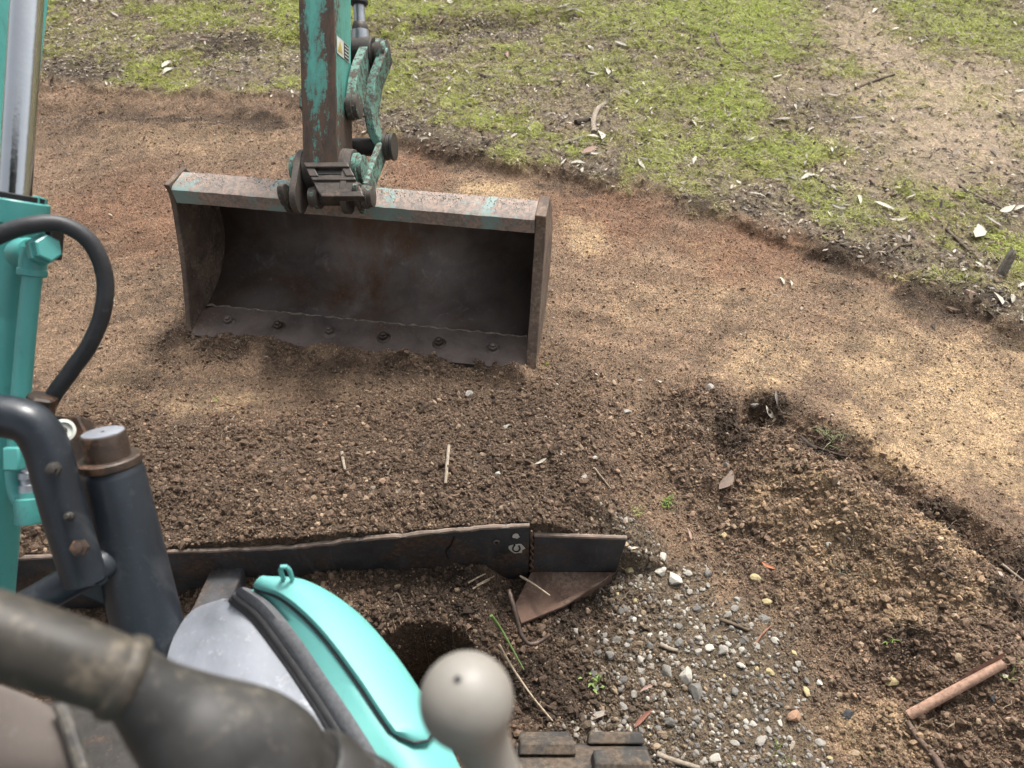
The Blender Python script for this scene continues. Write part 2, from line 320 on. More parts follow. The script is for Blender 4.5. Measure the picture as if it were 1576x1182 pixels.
steel('white_paint', (.55, .53, .48), .6, 0, .2, 60, .4)
steel('decal_white', (.55, .57, .52), .5, 0, .1, 30, .4)
steel('decal_yellow', (.45, .36, .10), .5, 0, .15, 30, .4)

# ------------------------------------------------------------------ mesh helpers
def V(a): return Vector(a)
class MB:
    def __init__(s): s.v = []; s.f = []; s.w = []
    def add(s, vs, fs, wear=0.0):
        o = len(s.v); s.v += [tuple(p) for p in vs]; s.f += [tuple(i + o for i in f) for f in fs]
        s.w += list(wear) if hasattr(wear, '__len__') else [wear] * len(vs); return s
    def box(s, c, a, b, d, wear=0.0):
        """centre and three half-extent vectors"""
        c, a, b, d = V(c), V(a), V(b), V(d)
        vs = [c + a * i + b * j + d * k for i in (-1, 1) for j in (-1, 1) for k in (-1, 1)]
        fs = [(0, 1, 3, 2), (4, 6, 7, 5), (0, 4, 5, 1), (2, 3, 7, 6), (0, 2, 6, 4), (1, 5, 7, 3)]
        return s.add(vs, fs, wear)
    def beam(s, A, B, wv, wa, ha, wb=None, hb=None, wear=0.0, wear2=None):
        """tapered bar from A to B; wv: width direction"""
        A, B, wv = V(A), V(B), V(wv); ax = (B - A).normalized(); wv = (wv - ax * wv.dot(ax)).normalized(); hv = ax.cross(wv)
        wb = wa if wb is None else wb; hb = ha if hb is None else hb
        vs = []
        for p, ww, hh in ((A, wa, ha), (B, wb, hb)):
            vs += [p - wv * ww / 2 - hv * hh / 2, p + wv * ww / 2 - hv * hh / 2, p + wv * ww / 2 + hv * hh / 2, p - wv * ww / 2 + hv * hh / 2]
        wl = [wear] * 4 + [wear if wear2 is None else wear2] * 4
        return s.add(vs, [(3, 2, 1, 0), (4, 5, 6, 7), (0, 1, 5, 4), (1, 2, 6, 5), (2, 3, 7, 6), (3, 0, 4, 7)], wl)
    def tube(s, pts, rad, seg=16, cap=True, wear=0.0, sq=1.0):
        pts = [V(p) for p in pts]; n = len(pts); rad = rad if hasattr(rad, '__len__') else [rad] * n
        t0 = (pts[1] - pts[0]).normalized(); up = V((0, 0, 1)) if abs(t0.z) < .9 else V((1, 0, 0))
        a = t0.cross(up).normalized(); vs = []
        for i, p in enumerate(pts):
            t = (pts[min(i + 1, n - 1)] - pts[max(i - 1, 0)]).normalized()
            a = (a - t * a.dot(t)).normalized(); b = t.cross(a)
            for k in range(seg):
                q = 2 * math.pi * k / seg; vs.append(p + (a * math.cos(q) + b * math.sin(q) * sq) * rad[i])
        fs = [(i * seg + k, i * seg + (k + 1) % seg, (i + 1) * seg + (k + 1) % seg, (i + 1) * seg + k) for i in range(n - 1) for k in range(seg)]
        if cap: fs += [tuple(range(seg))[::-1], tuple(range((n - 1) * seg, n * seg))]
        return s.add(vs, fs, wear)
    def lathe(s, A, B, prof, seg=24, wear=0.0):
        """profile of (position along A-B in metres, radius)"""
        A, B = V(A), V(B); ax = (B - A).normalized()
        up = V((0, 0, 1)) if abs(ax.z) < .9 else V((1, 0, 0)); a = ax.cross(up).normalized(); b = ax.cross(a)
        vs = []
        for t, r in prof:
            for k in range(seg):
                q = 2 * math.pi * k / seg; vs.append(A + ax * t + (a * math.cos(q) + b * math.sin(q)) * max(r, 1e-4))
        n = len(prof)
        fs = [(i * seg + k, (i + 1) * seg + k, (i + 1) * seg + (k + 1) % seg, i * seg + (k + 1) % seg) for i in range(n - 1) for k in range(seg)]
        fs += [tuple(range(seg)), tuple(range((n - 1) * seg, n * seg))[::-1]]
        return s.add(vs, fs, wear)
    def prism(s, poly, thick, wear=0.0):
        """closed 3-D outline pushed along a thickness vector"""
        poly = [V(p) for p in poly]; th = V(thick); n = len(poly)
        vs = poly + [p + th for p in poly]
        fs = [tuple(range(n))[::-1], tuple(range(n, 2 * n))] + [(i, (i + 1) % n, n + (i + 1) % n, n + i) for i in range(n)]
        return s.add(vs, fs, wear)
    def loft(s, curves, wear=0.0):
        m = len(curves[0]); vs = [V(p) for c in curves for p in c]
        fs = [(i * m + j, i * m + j + 1, (i + 1) * m + j + 1, (i + 1) * m + j) for i in range(len(curves) - 1) for j in range(m - 1)]
        return s.add(vs, fs, wear)
    def build(s, name, m, parent=None, bevel=0, angle=35, solid=0, sub=0, smooth=True):
        me = bpy.data.meshes.new(name); me.from_pydata(s.v, [], s.f)
        at = me.attributes.new('wear', 'FLOAT', 'POINT'); at.data.foreach_set('value', s.w)
        import bmesh
        bm = bmesh.new(); bm.from_mesh(me); bmesh.ops.recalc_face_normals(bm, faces=bm.faces); bm.to_mesh(me); bm.free()
        if smooth:
            me.polygons.foreach_set('use_smooth', [True] * len(me.polygons)); me.set_sharp_from_angle(angle=R(angle))
        me.materials.append(MATS[m]); o = bpy.data.objects.new(name, me); C.objects.link(o)
        if parent:
            o.parent = parent; q = V((0, 0, 0)); p = parent
            while p: q += p.location; p = p.parent
            o.location = -q
        if solid:
            k = o.modifiers.new('thickness', 'SOLIDIFY'); k.thickness = solid; k.offset = -1
        if bevel:
            k = o.modifiers.new('bevel', 'BEVEL'); k.width = bevel; k.segments = 2; k.limit_method = 'ANGLE'; k.angle_limit = R(40); k.harden_normals = False
        if sub:
            k = o.modifiers.new('subsurf', 'SUBSURF'); k.levels = sub; k.render_levels = sub
        return o
def tag(o, label=None, cat=None, group=None, kind=None):
    for k, v in (('label', label), ('category', cat), ('group', group), ('kind', kind)):
        if v: o[k] = v
    return o
def cr(pts, n=8):
    """smooth curve through points of any dimension"""
    p = np.array([tuple(q) for q in pts], float); out = []
    e = np.vstack([2 * p[0] - p[1], p, 2 * p[-1] - p[-2]])
    for i in range(1, len(e) - 2):
        for t in np.linspace(0, 1, n, endpoint=False):
            a, b, c, d = e[i - 1], e[i], e[i + 1], e[i + 2]
            out.append(.5 * (2 * b + (c - a) * t + (2 * a - 5 * b + 4 * c - d) * t * t + (3 * b - a - 3 * c + d) * t ** 3))
    out.append(p[-1]); return out
def crP(pts, n=8): return [P(*q) for q in cr(pts, n)]

# ------------------------------------------------------------------ ground
def axis(lo, hi, step, far):
    mid = np.arange(lo, hi, step); up = [mid[-1]]; dn = [mid[0]]; s = step
    while up[-1] < far: s *= 1.12; up.append(up[-1] + s)
    s = step
    while dn[-1] > -far: s *= 1.12; dn.append(dn[-1] - s)
    return np.concatenate([dn[:0:-1], mid, up[1:]])
xs = axis(-3.1, 3.1, .0090, 90)
ys = [.42]
while ys[-1] < 6.0: ys.append(ys[-1] + .0058 + .0021 * max(0, ys[-1] - 1.0) ** 1.3)
s_ = .015
while ys[-1] < 120: s_ *= 1.12; ys.append(ys[-1] + s_)
s_ = .008; yd = [.42]
while yd[-1] > -60: s_ *= 1.15; yd.append(yd[-1] - s_)
ys = np.array(yd[:0:-1] + ys)
X, Y = np.meshgrid(xs, ys); Z = height(X, Y)
nx, ny = len(xs), len(ys)
co_ = np.stack([X, Y, Z], -1).reshape(-1, 3).astype(np.float32)
i0 = (np.arange(ny - 1)[:, None] * nx + np.arange(nx - 1)[None, :]).reshape(-1)
quads = np.stack([i0, i0 + 1, i0 + nx + 1, i0 + nx], 1).astype(np.int32)
me = bpy.data.meshes.new('ground'); me.vertices.add(len(co_)); me.vertices.foreach_set('co', co_.ravel())
me.loops.add(quads.size); me.loops.foreach_set('vertex_index', quads.ravel())
me.polygons.add(len(quads)); me.polygons.foreach_set('loop_start', np.arange(0, quads.size, 4, dtype=np.int32)); me.polygons.foreach_set('loop_total', np.full(len(quads), 4, np.int32))
me.update(); me.polygons.foreach_set('use_smooth', np.ones(len(quads), bool))
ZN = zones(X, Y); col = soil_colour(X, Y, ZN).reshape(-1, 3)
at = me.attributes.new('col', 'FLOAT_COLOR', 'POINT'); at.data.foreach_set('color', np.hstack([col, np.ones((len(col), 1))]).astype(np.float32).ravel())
me.materials.append(MATS['soil']); go = bpy.data.objects.new('ground', me); C.objects.link(go)
tag(go, 'scraped brown earth running up to mossy grass', kind='structure')
from bisect import bisect_right
_xl, _yl = xs.tolist(), ys.tolist()
def hz(x, y, F=None):
    F = Z if F is None else F
    i = bisect_right(_xl, x) - 1; j = bisect_right(_yl, y) - 1; u = (x - _xl[i]) / (_xl[i + 1] - _xl[i]); v = (y - _yl[j]) / (_yl[j + 1] - _yl[j])
    return float((F[j, i] * (1 - u) + F[j, i + 1] * u) * (1 - v) + (F[j + 1, i] * (1 - u) + F[j + 1, i + 1] * u) * v)
def gz(px, py):
    """where the sight line through a pixel meets the ground"""
    z = 0.0
    for _ in range(12): p = G(px, py, z); z = .5 * z + .5 * hz(p.x, p.y)
    p = G(px, py, z); return V((p.x, p.y, hz(p.x, p.y)))

# ================================================================== EXCAVATOR
ex = bpy.data.objects.new('excavator', None); C.objects.link(ex); ex.location = (-.45, .1, 0)
tag(ex, 'turquoise compact excavator with its wide bucket set down on the dirt', 'excavator')

# ---- bucket ------------------------------------------------------
BL, BR = G(290, 515, .010), G(814, 570, .010); TL, TR = P(262, 287, 2.46), P(838, 343, 2.35)
U = (BR - BL).normalized(); WID = (BR - BL).length
UPZ = V((0, 0, 1)); BK = UPZ.cross(U).normalized()
if BK.y < 0: BK = -BK
def bp(u, h, z): return BL + U * u + BK * h + UPZ * z
tl = TL - BL; TH = tl.dot(BK); TZ = tl.z
prof = [(.0, .0), (.13, .018), (.25, .045), (.33, .09), (.385, .16), (.405, .25), (.39, .34), (.345, .42), (TH + .10, TZ - .03)]
prof = [tuple(q) for q in cr(prof, 5)]
root = MB().build
bk = MB()
bk.loft([[bp(.012, h, z) for h, z in prof], [bp(WID - .012, h, z) for h, z in prof]])
bucket = bk.build('bucket', 'bucket_steel', ex, solid=-.010)
tag(bucket, 'wide dark steel bucket with a hollow worn face')
def sub(o, p): return o
side = [(0.0, -.004)] + [tuple(q) for q in cr([(.05, .10), (.112, .24), (TH - .005, TZ - .05), (TH - .012, TZ + .012)], 4)] + [(TH + .11, TZ + .008)] + [(h + .012, z - .004) for h, z in prof[::-1][3:]]
for u0, du in ((-.008, .018), (WID - .012, .034)):
    m = MB().prism([bp(u0, h, z) for h, z in side], U * du); m.build('side_plate', 'bucket_side', bucket, bevel=.003)
# stiffening beam along the top
m = MB(); a = bp(.011, TH + .035, TZ - .035); n = 60
vs = []; wr = []
for i in range(n + 1):
    u = .011 + (WID - .024) * i / n; j = random.uniform(-.0012, .0012)
    for h, z in ((TH - .002, -.058), (TH - .006, -.008), (TH + .008, 0), (TH + .085, .006), (TH + .095, -.05)):
        vs.append(bp(u, h + j * .4, TZ + z + j * .5)); wr.append((.50 if z < 0 else .62) + .2 * random.random() - .22 * math.sin(i * .37 + 1) ** 3)
fs = [(i * 5 + k, (i + 1) * 5 + k, (i + 1) * 5 + (k + 1) % 5, i * 5 + (k + 1) % 5) for i in range(n) for k in range(5)]
m.add(vs, fs, wr); m.build('top_beam', 'beam_paint', bucket)
# dirt along the beam
# cutting edge plate and its weld bead
def floor_at(t):
    hs_ = np.array([p[0] for p in prof[:20]]); return float(np.interp(t, hs_, [p[1] for p in prof[:20]]))
m = MB(); n = 50; vs = []
for i in range(n + 1):
    u = .012 + (WID - .026) * i / n
    e = .128 + .003 * math.sin(i * 2.1)
    if i < 2: e -= .012 * (2 - i)
    for h, dz in ((-.012, -.004), (-.012, .012), (e, .016), (e, .001)):
        vs.append(bp(u, h, max(0, floor_at(max(h, 0))) + dz))
fs = [(i * 4 + k, (i + 1) * 4 + k, (i + 1) * 4 + (k + 1) % 4, i * 4 + (k + 1) % 4) for i in range(n) for k in range(4)] + [(0, 1, 2, 3), (n * 4 + 3, n * 4 + 2, n * 4 + 1, n * 4)]
lip = m.add(vs, fs).build('cutting_edge', 'lip_steel', bucket, angle=30)
m = MB(); pts = []
for i in range(160):
    u = .02 + (WID - .045) * i / 159; pts.append(bp(u, .131 + .003 * math.sin(i * .8) + random.uniform(-.002, .002), floor_at(.13) + .013 + random.uniform(-.001, .001)))
m.tube(pts, [.0042 + random.uniform(-.0016, .0016) for _ in pts], 7).build('weld_bead', 'weld', bucket)
for k, (px, py) in enumerate(((349, 491), (430, 502), (511, 513), (594, 522), (678, 533), (758, 545))):
    u = WID * ((px - 290) / (814 - 290)) ** 1.02; b0 = bp(u, .062, floor_at(.062) + .012); nn = (UPZ - BK * .14).normalized()
    m = MB(); m.lathe(b0, b0 + nn, [(-.004, .027), (.003, .026), (.006, .021), (.008, .017)], 16)
    m.lathe(b0, b0 + nn, [(.0, .0165), (.020, .0165), (.022, .0145)], 6).lathe(b0, b0 + nn, [(.010, .009), (.029, .009), (.030, .007)], 10)
    m.build('bolt', 'brown_steel' if k in (1, 3, 4) else 'lip_steel', bucket, angle=30)

# ---- stick -------------------------------------------------------
SB, ST = P(505, 258, 2.37), P(488, -420, 2.20)
AX = (ST - SB).normalized()
SR = (U - AX * U.dot(AX)).normalized(); SF = AX.cross(SR)
if SF.dot(V((0, 0, EYE)) - SB) < 0: SF = -SF
def sp(a, r, f): return SB + AX * a + SR * r + SF * f
SL = (ST - SB).length
m = MB(); NA = 60; vs = []; wr = []
for i in range(NA + 1):
    a = SL * i / NA; hw = .0545; fd = .062; bd = -.075 - .05 * sstep(.2, 1.1, a)
    if a < .06: bd = -.055
    for r, f, wv_ in ((-hw, fd, .70), (-hw * .3, fd + .0015, .34), (hw * .45, fd + .0015, .54), (hw - .003, fd, .80), (hw, fd - .004, .5), (hw, bd, .15), (-hw, bd, .5)):
        vs.append(sp(a, r, f)); up_ = sstep(.25, .75, a)
        if wv_ < .2: wv_ = .20 + .6 * (1 - sstep(.10, .26, a))
        elif r < hw: wv_ = wv_ + .20 * (1 - sstep(0, .36, a)) - .20 * sstep(.45, .62, a) * (1 if r < 0 else .35)
        wr.append(min(1, wv_))
q = 7
fs = [(i * q + k, i * q + (k + 1) % q, (i + 1) * q + (k + 1) % q, (i + 1) * q + k) for i in range(NA) for k in range(q)] + [tuple(range(q)), tuple(range(NA * q, NA * q + q))]
stick = m.add(vs, fs, wr).build('stick', 'stick_paint', ex, angle=30)
uv = stick.data.attributes.new('uvw', 'FLOAT_VECTOR', 'POINT'); uv.data.foreach_set('vector', [c for p in vs for c in ((p - SB).dot(AX), (p - SB).dot(SR), (p - SB).dot(SF))])
tag(stick, 'square stick with turquoise paint worn to brown')
# warning decal on the right face
dk = [sp(a, .0545 + .0012, f) for a, f in ((.325, -.058), (.325, .052), (.375, .052), (.375, -.058))]
m = MB().prism(dk, SR * .0006); dec = m.build('warning_decal', 'decal_white', stick)
def dq(a0, a1, f0, f1, k=.0022): return [sp(a, .0545 + k, f) for a, f in ((a0, f0), (a0, f1), (a1, f1), (a1, f0))]
MB().prism(dq(.327, .373, -.052, -.008), SR * .0004).build('text_block', 'black', dec)
MB().prism([sp(a, .0567, f) for a, f in ((.334, .004), (.334, .048), (.366, .026))], SR * .0004).build('warning_triangle', 'decal_yellow', dec)
for a in (.335, .345, .355, .365):
    MB().prism(dq(a - .0015, a + .0015, -.047, -.013, .0028), SR * .0003).build('text_line', 'decal_white', dec)
# pins of the stick
def pin(name, c, r, halfL, halfR, parent, m='dark_steel', collar=True, wear=.75, axis_=None, cap='link_paint'):
    ax_ = axis_ or SR; c = V(c)
    pr = [(0, r * .92), (.004, r)] + [(halfL + halfR - .004, r), (halfL + halfR, r * .92)]
    o = MB().lathe(c - ax_ * halfL, c + ax_ * halfR, pr, 24, wear).build(name, m, parent)
    if collar:
        for s_, hl in ((-1, halfL), (1, halfR)):
            e = c + ax_ * s_ * hl
            MB().lathe(e - ax_ * s_ * .034, e + ax_ * s_ * .01, [(0, r * 1.15), (.003, r * 1.38), (.018, r * 1.38), (.020, r * 1.2), (.034, r * 1.2), (.036, r * .9)], 24, wear).build('collar', cap, o)
    return o
LP = sp(0.0, 0, .0)
# idler pin through the stick (left end and right end show)
IP = sp(.19, 0, -.035)
idp = pin('idler_pin', IP, .031, .076, .094, ex, wear=.62)
# bucket cylinder, idler link and bucket link behind the stick
TP = sp(.345, .055, -.245)                       # top pin of the linkage
RODX = SR
def on(px, py, f):
    """point seen at a pixel, at a chosen distance behind the stick's front plane"""
    o = V((0, 0, EYE)); r = P(px, py, 1) - o; c = SB + SF * f; t = (c - o).dot(SF) / r.dot(SF); return o + r * t
TPx = on(572, 84, -.20); TPx = TPx
lk = pin('link_pin', TPx, .036, .10, .055, ex, m='dark_steel', wear=.6)
# rod end and rod of the bucket cylinder
r0 = on(556, 84, -.20); r1 = on(549, -60, -.20) ; rd = (r1 - r0).normalized()
rod = MB().lathe(r0, r1, [(.0, .030), (.075, .028), (.08, .020), (.09, .0185), (.6, .0185)], 20).build('cylinder_rod', 'bright_steel', ex)
MB().lathe(r0 - SR * .036, r0 + SR * .036, [(0, .050), (.004, .054), (.078, .054), (.082, .050)], 24).build('rod_eye', 'dark_steel', rod)
MB().lathe(r0 + rd * .03, r1, [(0, .027), (.055, .027), (.07, .021), (.072, .018)], 16).build('rod_end', 'dark_steel', rod)
bar = r0 + rd * .155
MB().lathe(bar, r1 + rd * .9, [(0, .026), (.004, .030), (.03, .030), (.034, .036), (.9, .036)], 24).build('cylinder_barrel', 'rubber', rod)
# curved idler links, left one hidden by the stick
def strap(pts, wid, th, nrm, wear):
    """flat curved bar; pts along its centre, thickness along nrm"""
    m = MB(); nrm = V(nrm).normalized(); vs = []; n = len(pts)
    for i, p in enumerate(pts):
        p = V(p); t = (V(pts[min(i + 1, n - 1)]) - V(pts[max(i - 1, 0)])).normalized(); b = nrm.cross(t).normalized(); ww = wid[i] if hasattr(wid, '__len__') else wid
        vs += [p - b * ww / 2 - nrm * th / 2, p + b * ww / 2 - nrm * th / 2, p + b * ww / 2 + nrm * th / 2, p - b * ww / 2 + nrm * th / 2]
    fs = [(i * 4 + k, i * 4 + (k + 1) % 4, (i + 1) * 4 + (k + 1) % 4, (i + 1) * 4 + k) for i in range(n - 1) for k in range(4)] + [(0, 1, 2, 3), (n * 4 - 1, n * 4 - 2, n * 4 - 3, n * 4 - 4)]
    m.add(vs, fs, wear); return m
for sgn, rr_ in ((1, .074), (-1, -.074)):
    def lp(a, f): return sp(a, rr_, f)
    ta = (TPx - SB).dot(AX); tf = (TPx - SB).dot(SF); ia, if_ = .19, -.035
    pts = [lp(*q) for q in cr([(ia - .02, if_ + .0), (ia + .035, if_ - .018), (ia + .10, if_ - .055), (ia + .15, if_ - .105), (ta, tf), (ta + .0, tf - .03)], 5)]
    o = strap(pts, .080, .028, SR, .5).build('idler_link', 'link_paint', ex, bevel=.004)
    if sgn == 1: tag(o, 'curved link with chipped pale turquoise paint')
# ---- coupler -----------------------------------------------------
UP_ = sp(-.005, 0, 0.0)                                            # pin at the stick's foot
LO_ = on(527, 303, .055)                                           # front pin of the bucket
RE_ = on(592, 262, -.15)
cp_root = pin('stick_pin', UP_, .035, .112, .118, ex, wear=.5)
MB().lathe(UP_ - SR * .066, UP_ + SR * .070, [(0, .058), (.004, .062), (.132, .062), (.136, .058)], 28, .9).build('stick_boss', 'link_paint', ex)
for rr_ in (-.077, .079):
    # curved cheek plate running from the stick pin down to the bucket's front pin and back to its rear pin
    def cpnt(c): return c - SR * (c - SB).dot(SR) + SR * rr_
    u0, l0, e0 = cpnt(UP_), cpnt(LO_), cpnt(RE_)
    dn = (l0 - u0).normalized(); acr = SR.cross(dn).normalized()
    if acr.dot(SF) < 0: acr = -acr
    poly = []
    for k in range(9):
        q = math.pi * (k / 8) ; poly.append(u0 + (acr * math.cos(q) - dn * math.sin(q)) * .060)
    poly.append(cpnt(e0) - acr * .02 - dn * .03)
    for k in range(5):
        q = math.pi * (.55 + .45 * k / 4); poly.append(e0 + (acr * math.cos(q) + dn * math.sin(math.pi - q) ) * .035 + dn * .01)
    for k in range(9):
        q = math.pi * (1 - k / 8); poly.append(l0 + (acr * math.cos(q) + dn * math.sin(q)) * .052)
    MB().prism([p - SR * .010 for p in poly], SR * .020, .85).build('coupler_plate', 'link_paint', ex, bevel=.004)
pin('bucket_pin', LO_, .026, .100, .098, ex, wear=.65)
# bars of the coupler between the plates
mid = (UP_ + LO_) / 2; dn = (LO_ - UP_).normalized(); acr = SR.cross(dn).normalized()
if acr.dot(SF) < 0: acr = -acr
off = SR * (UP_ - SB).dot(SR)
def cbar(t, dd, hh, hw, th, name='coupler_bar', m='coupler_steel'):
    MB().box(UP_ + dn * t + acr * dd - off, SR * hw, dn * hh, acr * th, .9).build(name, m, ex, bevel=.003)
cbar(.092, .038, .062, .069, .012, 'coupler_body')
cbar(.040, .050, .011, .069, .014); cbar(.092, .046, .009, .069, .010); cbar(.158, .042, .012, .066, .012)
for rr_ in (-.056, .056): MB().box(UP_ + dn * .066 + acr * .047 + SR * rr_, SR * .014, dn * .020, acr * .012, .9).build('coupler_block', 'coupler_steel', ex, bevel=.003)
MB().box(UP_ + dn * .064 + acr * .0505, SR * .040, dn * .007, acr * .0016, .9).build('coupler_slot', 'black', ex)
# rear pins at the right with their stacked washers
r_e = on(592, 226, -.15)
pin('rear_pin', r_e, .029, .15, .030, ex, wear=.7)
for k in range(3):
    c = r_e + SR * (.004 + .011 * k)
    MB().lathe(c, c + SR, [(0, .044 - .004 * (k % 2)), (.008, .044 - .004 * (k % 2))], 22, .8).build('washer', 'dark_steel', ex)
o = strap([on(590, 226, -.15), on(580, 250, -.10), on(572, 270, -.06), on(566, 296, .0)], .066, .022, SR, .5); o.build('bucket_link', 'link_paint', ex, bevel=.004)
o = strap([TPx + SR * .050, on(577, 130, -.16), on(571, 175, -.14), on(577, 205, -.14), on(588, 226, -.15)], [.07, .075, .08, .075, .066], .03, SR, .5); o.build('bucket_link', 'link_paint', ex, bevel=.004)
# ears welded to the bucket's top beam under the coupler
for rr_ in (-.115, .118):
    l0 = LO_ - SR * (LO_ - SB).dot(SR) + SR * rr_
    poly = [l0 + (SF * math.cos(q) + UPZ * math.sin(q)) * .048 for q in np.linspace(-.6, 2.6, 10)]
    b1 = bp(0, TH + .07, TZ - .0); b1 = V((0, 0, 0)) + l0 + BK * ((b1 - l0).dot(BK)) + UPZ * (TZ + BL.z - l0.z - .01)
    poly += [b1 + UPZ * .03, b1, l0 - UPZ * .06]
    MB().prism([p - SR * .009 for p in poly], SR * .018, .6).build('ear', 'link_paint', bucket, bevel=.003)

# ---- boom, boom cylinder -----------------------------------------
b0, b1 = P(-112, 620, 1.30), P(14, -260, 1.62)
boom = MB().beam(b0, b1, V((1, 0, 0)), .13, .20, .13, .18, .22).build('boom', 'machine_paint', ex, bevel=.004)
c0, c1 = P(-30, 1010, 1.20), P(22, 322, 1.10); cd = (c1 - c0).normalized(); CLn = (c1 - c0).length
cyl = MB().lathe(c0, c1, [(0, .030), (.01, .040), (CLn - .16, .040), (CLn - .155, .0392), (CLn - .15, .040), (CLn - .02, .040)], 36, .16).build('boom_cylinder', 'machine_paint', ex)
tag(cyl, 'turquoise boom cylinder with a bright chrome rod')
MB().lathe(c1 - cd * .022, c1 + cd * .02, [(0, .041), (.003, .0445), (.034, .0445), (.036, .043)], 36, .15).build('gland', 'machine_paint', cyl)
MB().lathe(c1 + cd * .0145, c1 + cd * .03, [(0, .040), (.007, .040), (.008, .026)], 36).build('wiper_seal', 'black', cyl)
r1_ = P(52, -160, 1.115)
MB().lathe(c1 - cd * .05, r1_, [(0, .0215), (.9, .0215)], 40).build('rod', 'chrome', cyl)
# gland ear (square notch at the right of the collar)
MB().box(P(60, 318, 1.10), V((.005, 0, 0)), cd * .013, V((0, .008, -.008))).build('gland_stop', 'machine_paint', cyl, bevel=.002)
MB().box(P(76, 376, 1.16), V((.012, 0, 0)), cd * .022, V((0, .012, -.012))).build('bracket', 'black', ex, bevel=.002)
# banjo fitting and hard pipe
f0, f1 = P(30, 392, 1.075), P(66, 384, 1.040); fd_ = (f1 - f0).normalized()
pipe = MB().tube(crP([(52, 410, 1.052), (47, 450, 1.060), (38, 540, 1.075), (31, 620, 1.085), (26, 690, 1.095), (23, 730, 1.10), (30, 765, 1.10), (46, 775, 1.10)], 6), .0125, 18, wear=.12).build('hard_pipe', 'machine_paint', ex)
MB().lathe(f0, f1, [(0, .020), (.012, .022), (.03, .0205), (.034, .018)], 22, .05).lathe(P(51, 395, 1.055), P(49, 428, 1.058), [(-.012, .016), (.004, .0175), (.017, .0175), (.018, .019), (.026, .019), (.028, .015)], 22, .1).build('banjo', 'machine_paint', pipe)
MB().lathe(f1, f1 + fd_, [(-.006, .0215), (.004, .0215), (.0045, .0185), (.016, .0185), (.0175, .016)], 6, .05).build('hex_bolt', 'machine_paint', pipe, angle=25)
MB().box(P(22, 706, 1.075), V((.012, 0, 0)), V((0, .012, .012)), V((0, .006, -.006)), .1).build('pipe_clamp', 'machine_paint', pipe, bevel=.003)
e0, e1 = P(46, 806, 1.10), P(43, 712, 1.10)
MB().lathe(e0, e1, [(0, .0185), (.003, .0195), (.036, .0195), (.038, .016), (.046, .016)], 12, .3).build('elbow', 'machine_paint', pipe)
MB().lathe(e0 + (e1 - e0).normalized() * .044, e1, [(0, .0135), (.012, .0135), (.013, .011), (.02, .011), (.021, .0135), (.03, .0135), (.032, .010), (.06, .010)], 14).build('hose_fitting', 'bright_steel', pipe)
# ---- hose --------------------------------------------------------
hose = MB().tube(crP([(-70, 400, 1.0), (-15, 368, 1.01), (40, 348, 1.02), (92, 345, 1.04), (138, 372, 1.06), (161, 425, 1.08), (158, 480, 1.09), (138, 530, 1.10), (110, 570, 1.105), (84, 606, 1.11), (66, 640, 1.11)], 10), .0116, 18).build('hydraulic_hose', 'hose_rubber', ex)
tag(hose, 'black rubber hose looping to the right')
h0, h1 = P(56, 650, 1.10), P(66, 604, 1.09)
MB().lathe(h0, h1, [(-.02, .0165), (.012, .0165), (.013, .021), (.040, .021), (.043, .017)], 6).build('hose_nut', 'brown_steel', hose, angle=25)
# ---- swing bracket behind the post -------------------------------
sw = MB().prism([P(70, 640, 1.12), P(120, 640, 1.13), P(150, 700, 1.13), P(140, 760, 1.13), P(80, 760, 1.12), P(60, 700, 1.12)], V((0, .02, -.03)))
swing = sw.build('swing_bracket', 'brown_steel', ex, bevel=.003)
wr0 = P(97, 663, 1.095); nv = (V((0, 0, EYE)) - wr0).normalized() + V((.15, 0, .2))
MB().lathe(wr0, wr0 + nv, [(0, .0165), (.006, .0165), (.007, .012), (.003, .011), (.003, .006)], 24).build('seal_ring', 'decal_white', swing)
MB().lathe(wr0, wr0 + nv, [(.002, .0055), (.008, .0055), (.009, .003)], 12).build('grease_nipple', 'dark_steel', swing)
# ---- post with the pin ------------------------------------------
p0, p1 = P(262, 1110, 1.14), P(170, 716, 1.03); pd = (p1 - p0).normalized(); PL = (p1 - p0).length
post = MB().lathe(p0, p1, [(0, .052), (PL - .012, .041), (PL - .004, .039), (PL, .036)], 36).build('swing_post', 'guard_grey', ex)
tag(post, 'dark grey post with a rusty pin standing out of its top')
MB().lathe(p1 - pd * .002, p1 + pd, [(0, .037), (.003, .0405), (.012, .0405), (.014, .038)], 32).build('collar', 'brown_steel', post)
pn = MB().lathe(p1, p1 + pd, [(0, .0285), (.043, .0285), (.046, .0275), (.0465, .0265)], 36).build('pin', 'brown_steel', post)
MB().lathe(p1 + pd * .0462, p1 + pd, [(0, .0262), (.0016, .0262), (.002, .0255)], 36).build('pin_face', 'panel_grey', post)
MB().lathe(p1 + pd * .0475, p1 + pd, [(0, .0022), (.0012, .0022)], 10).build('centre_mark', 'black', post)
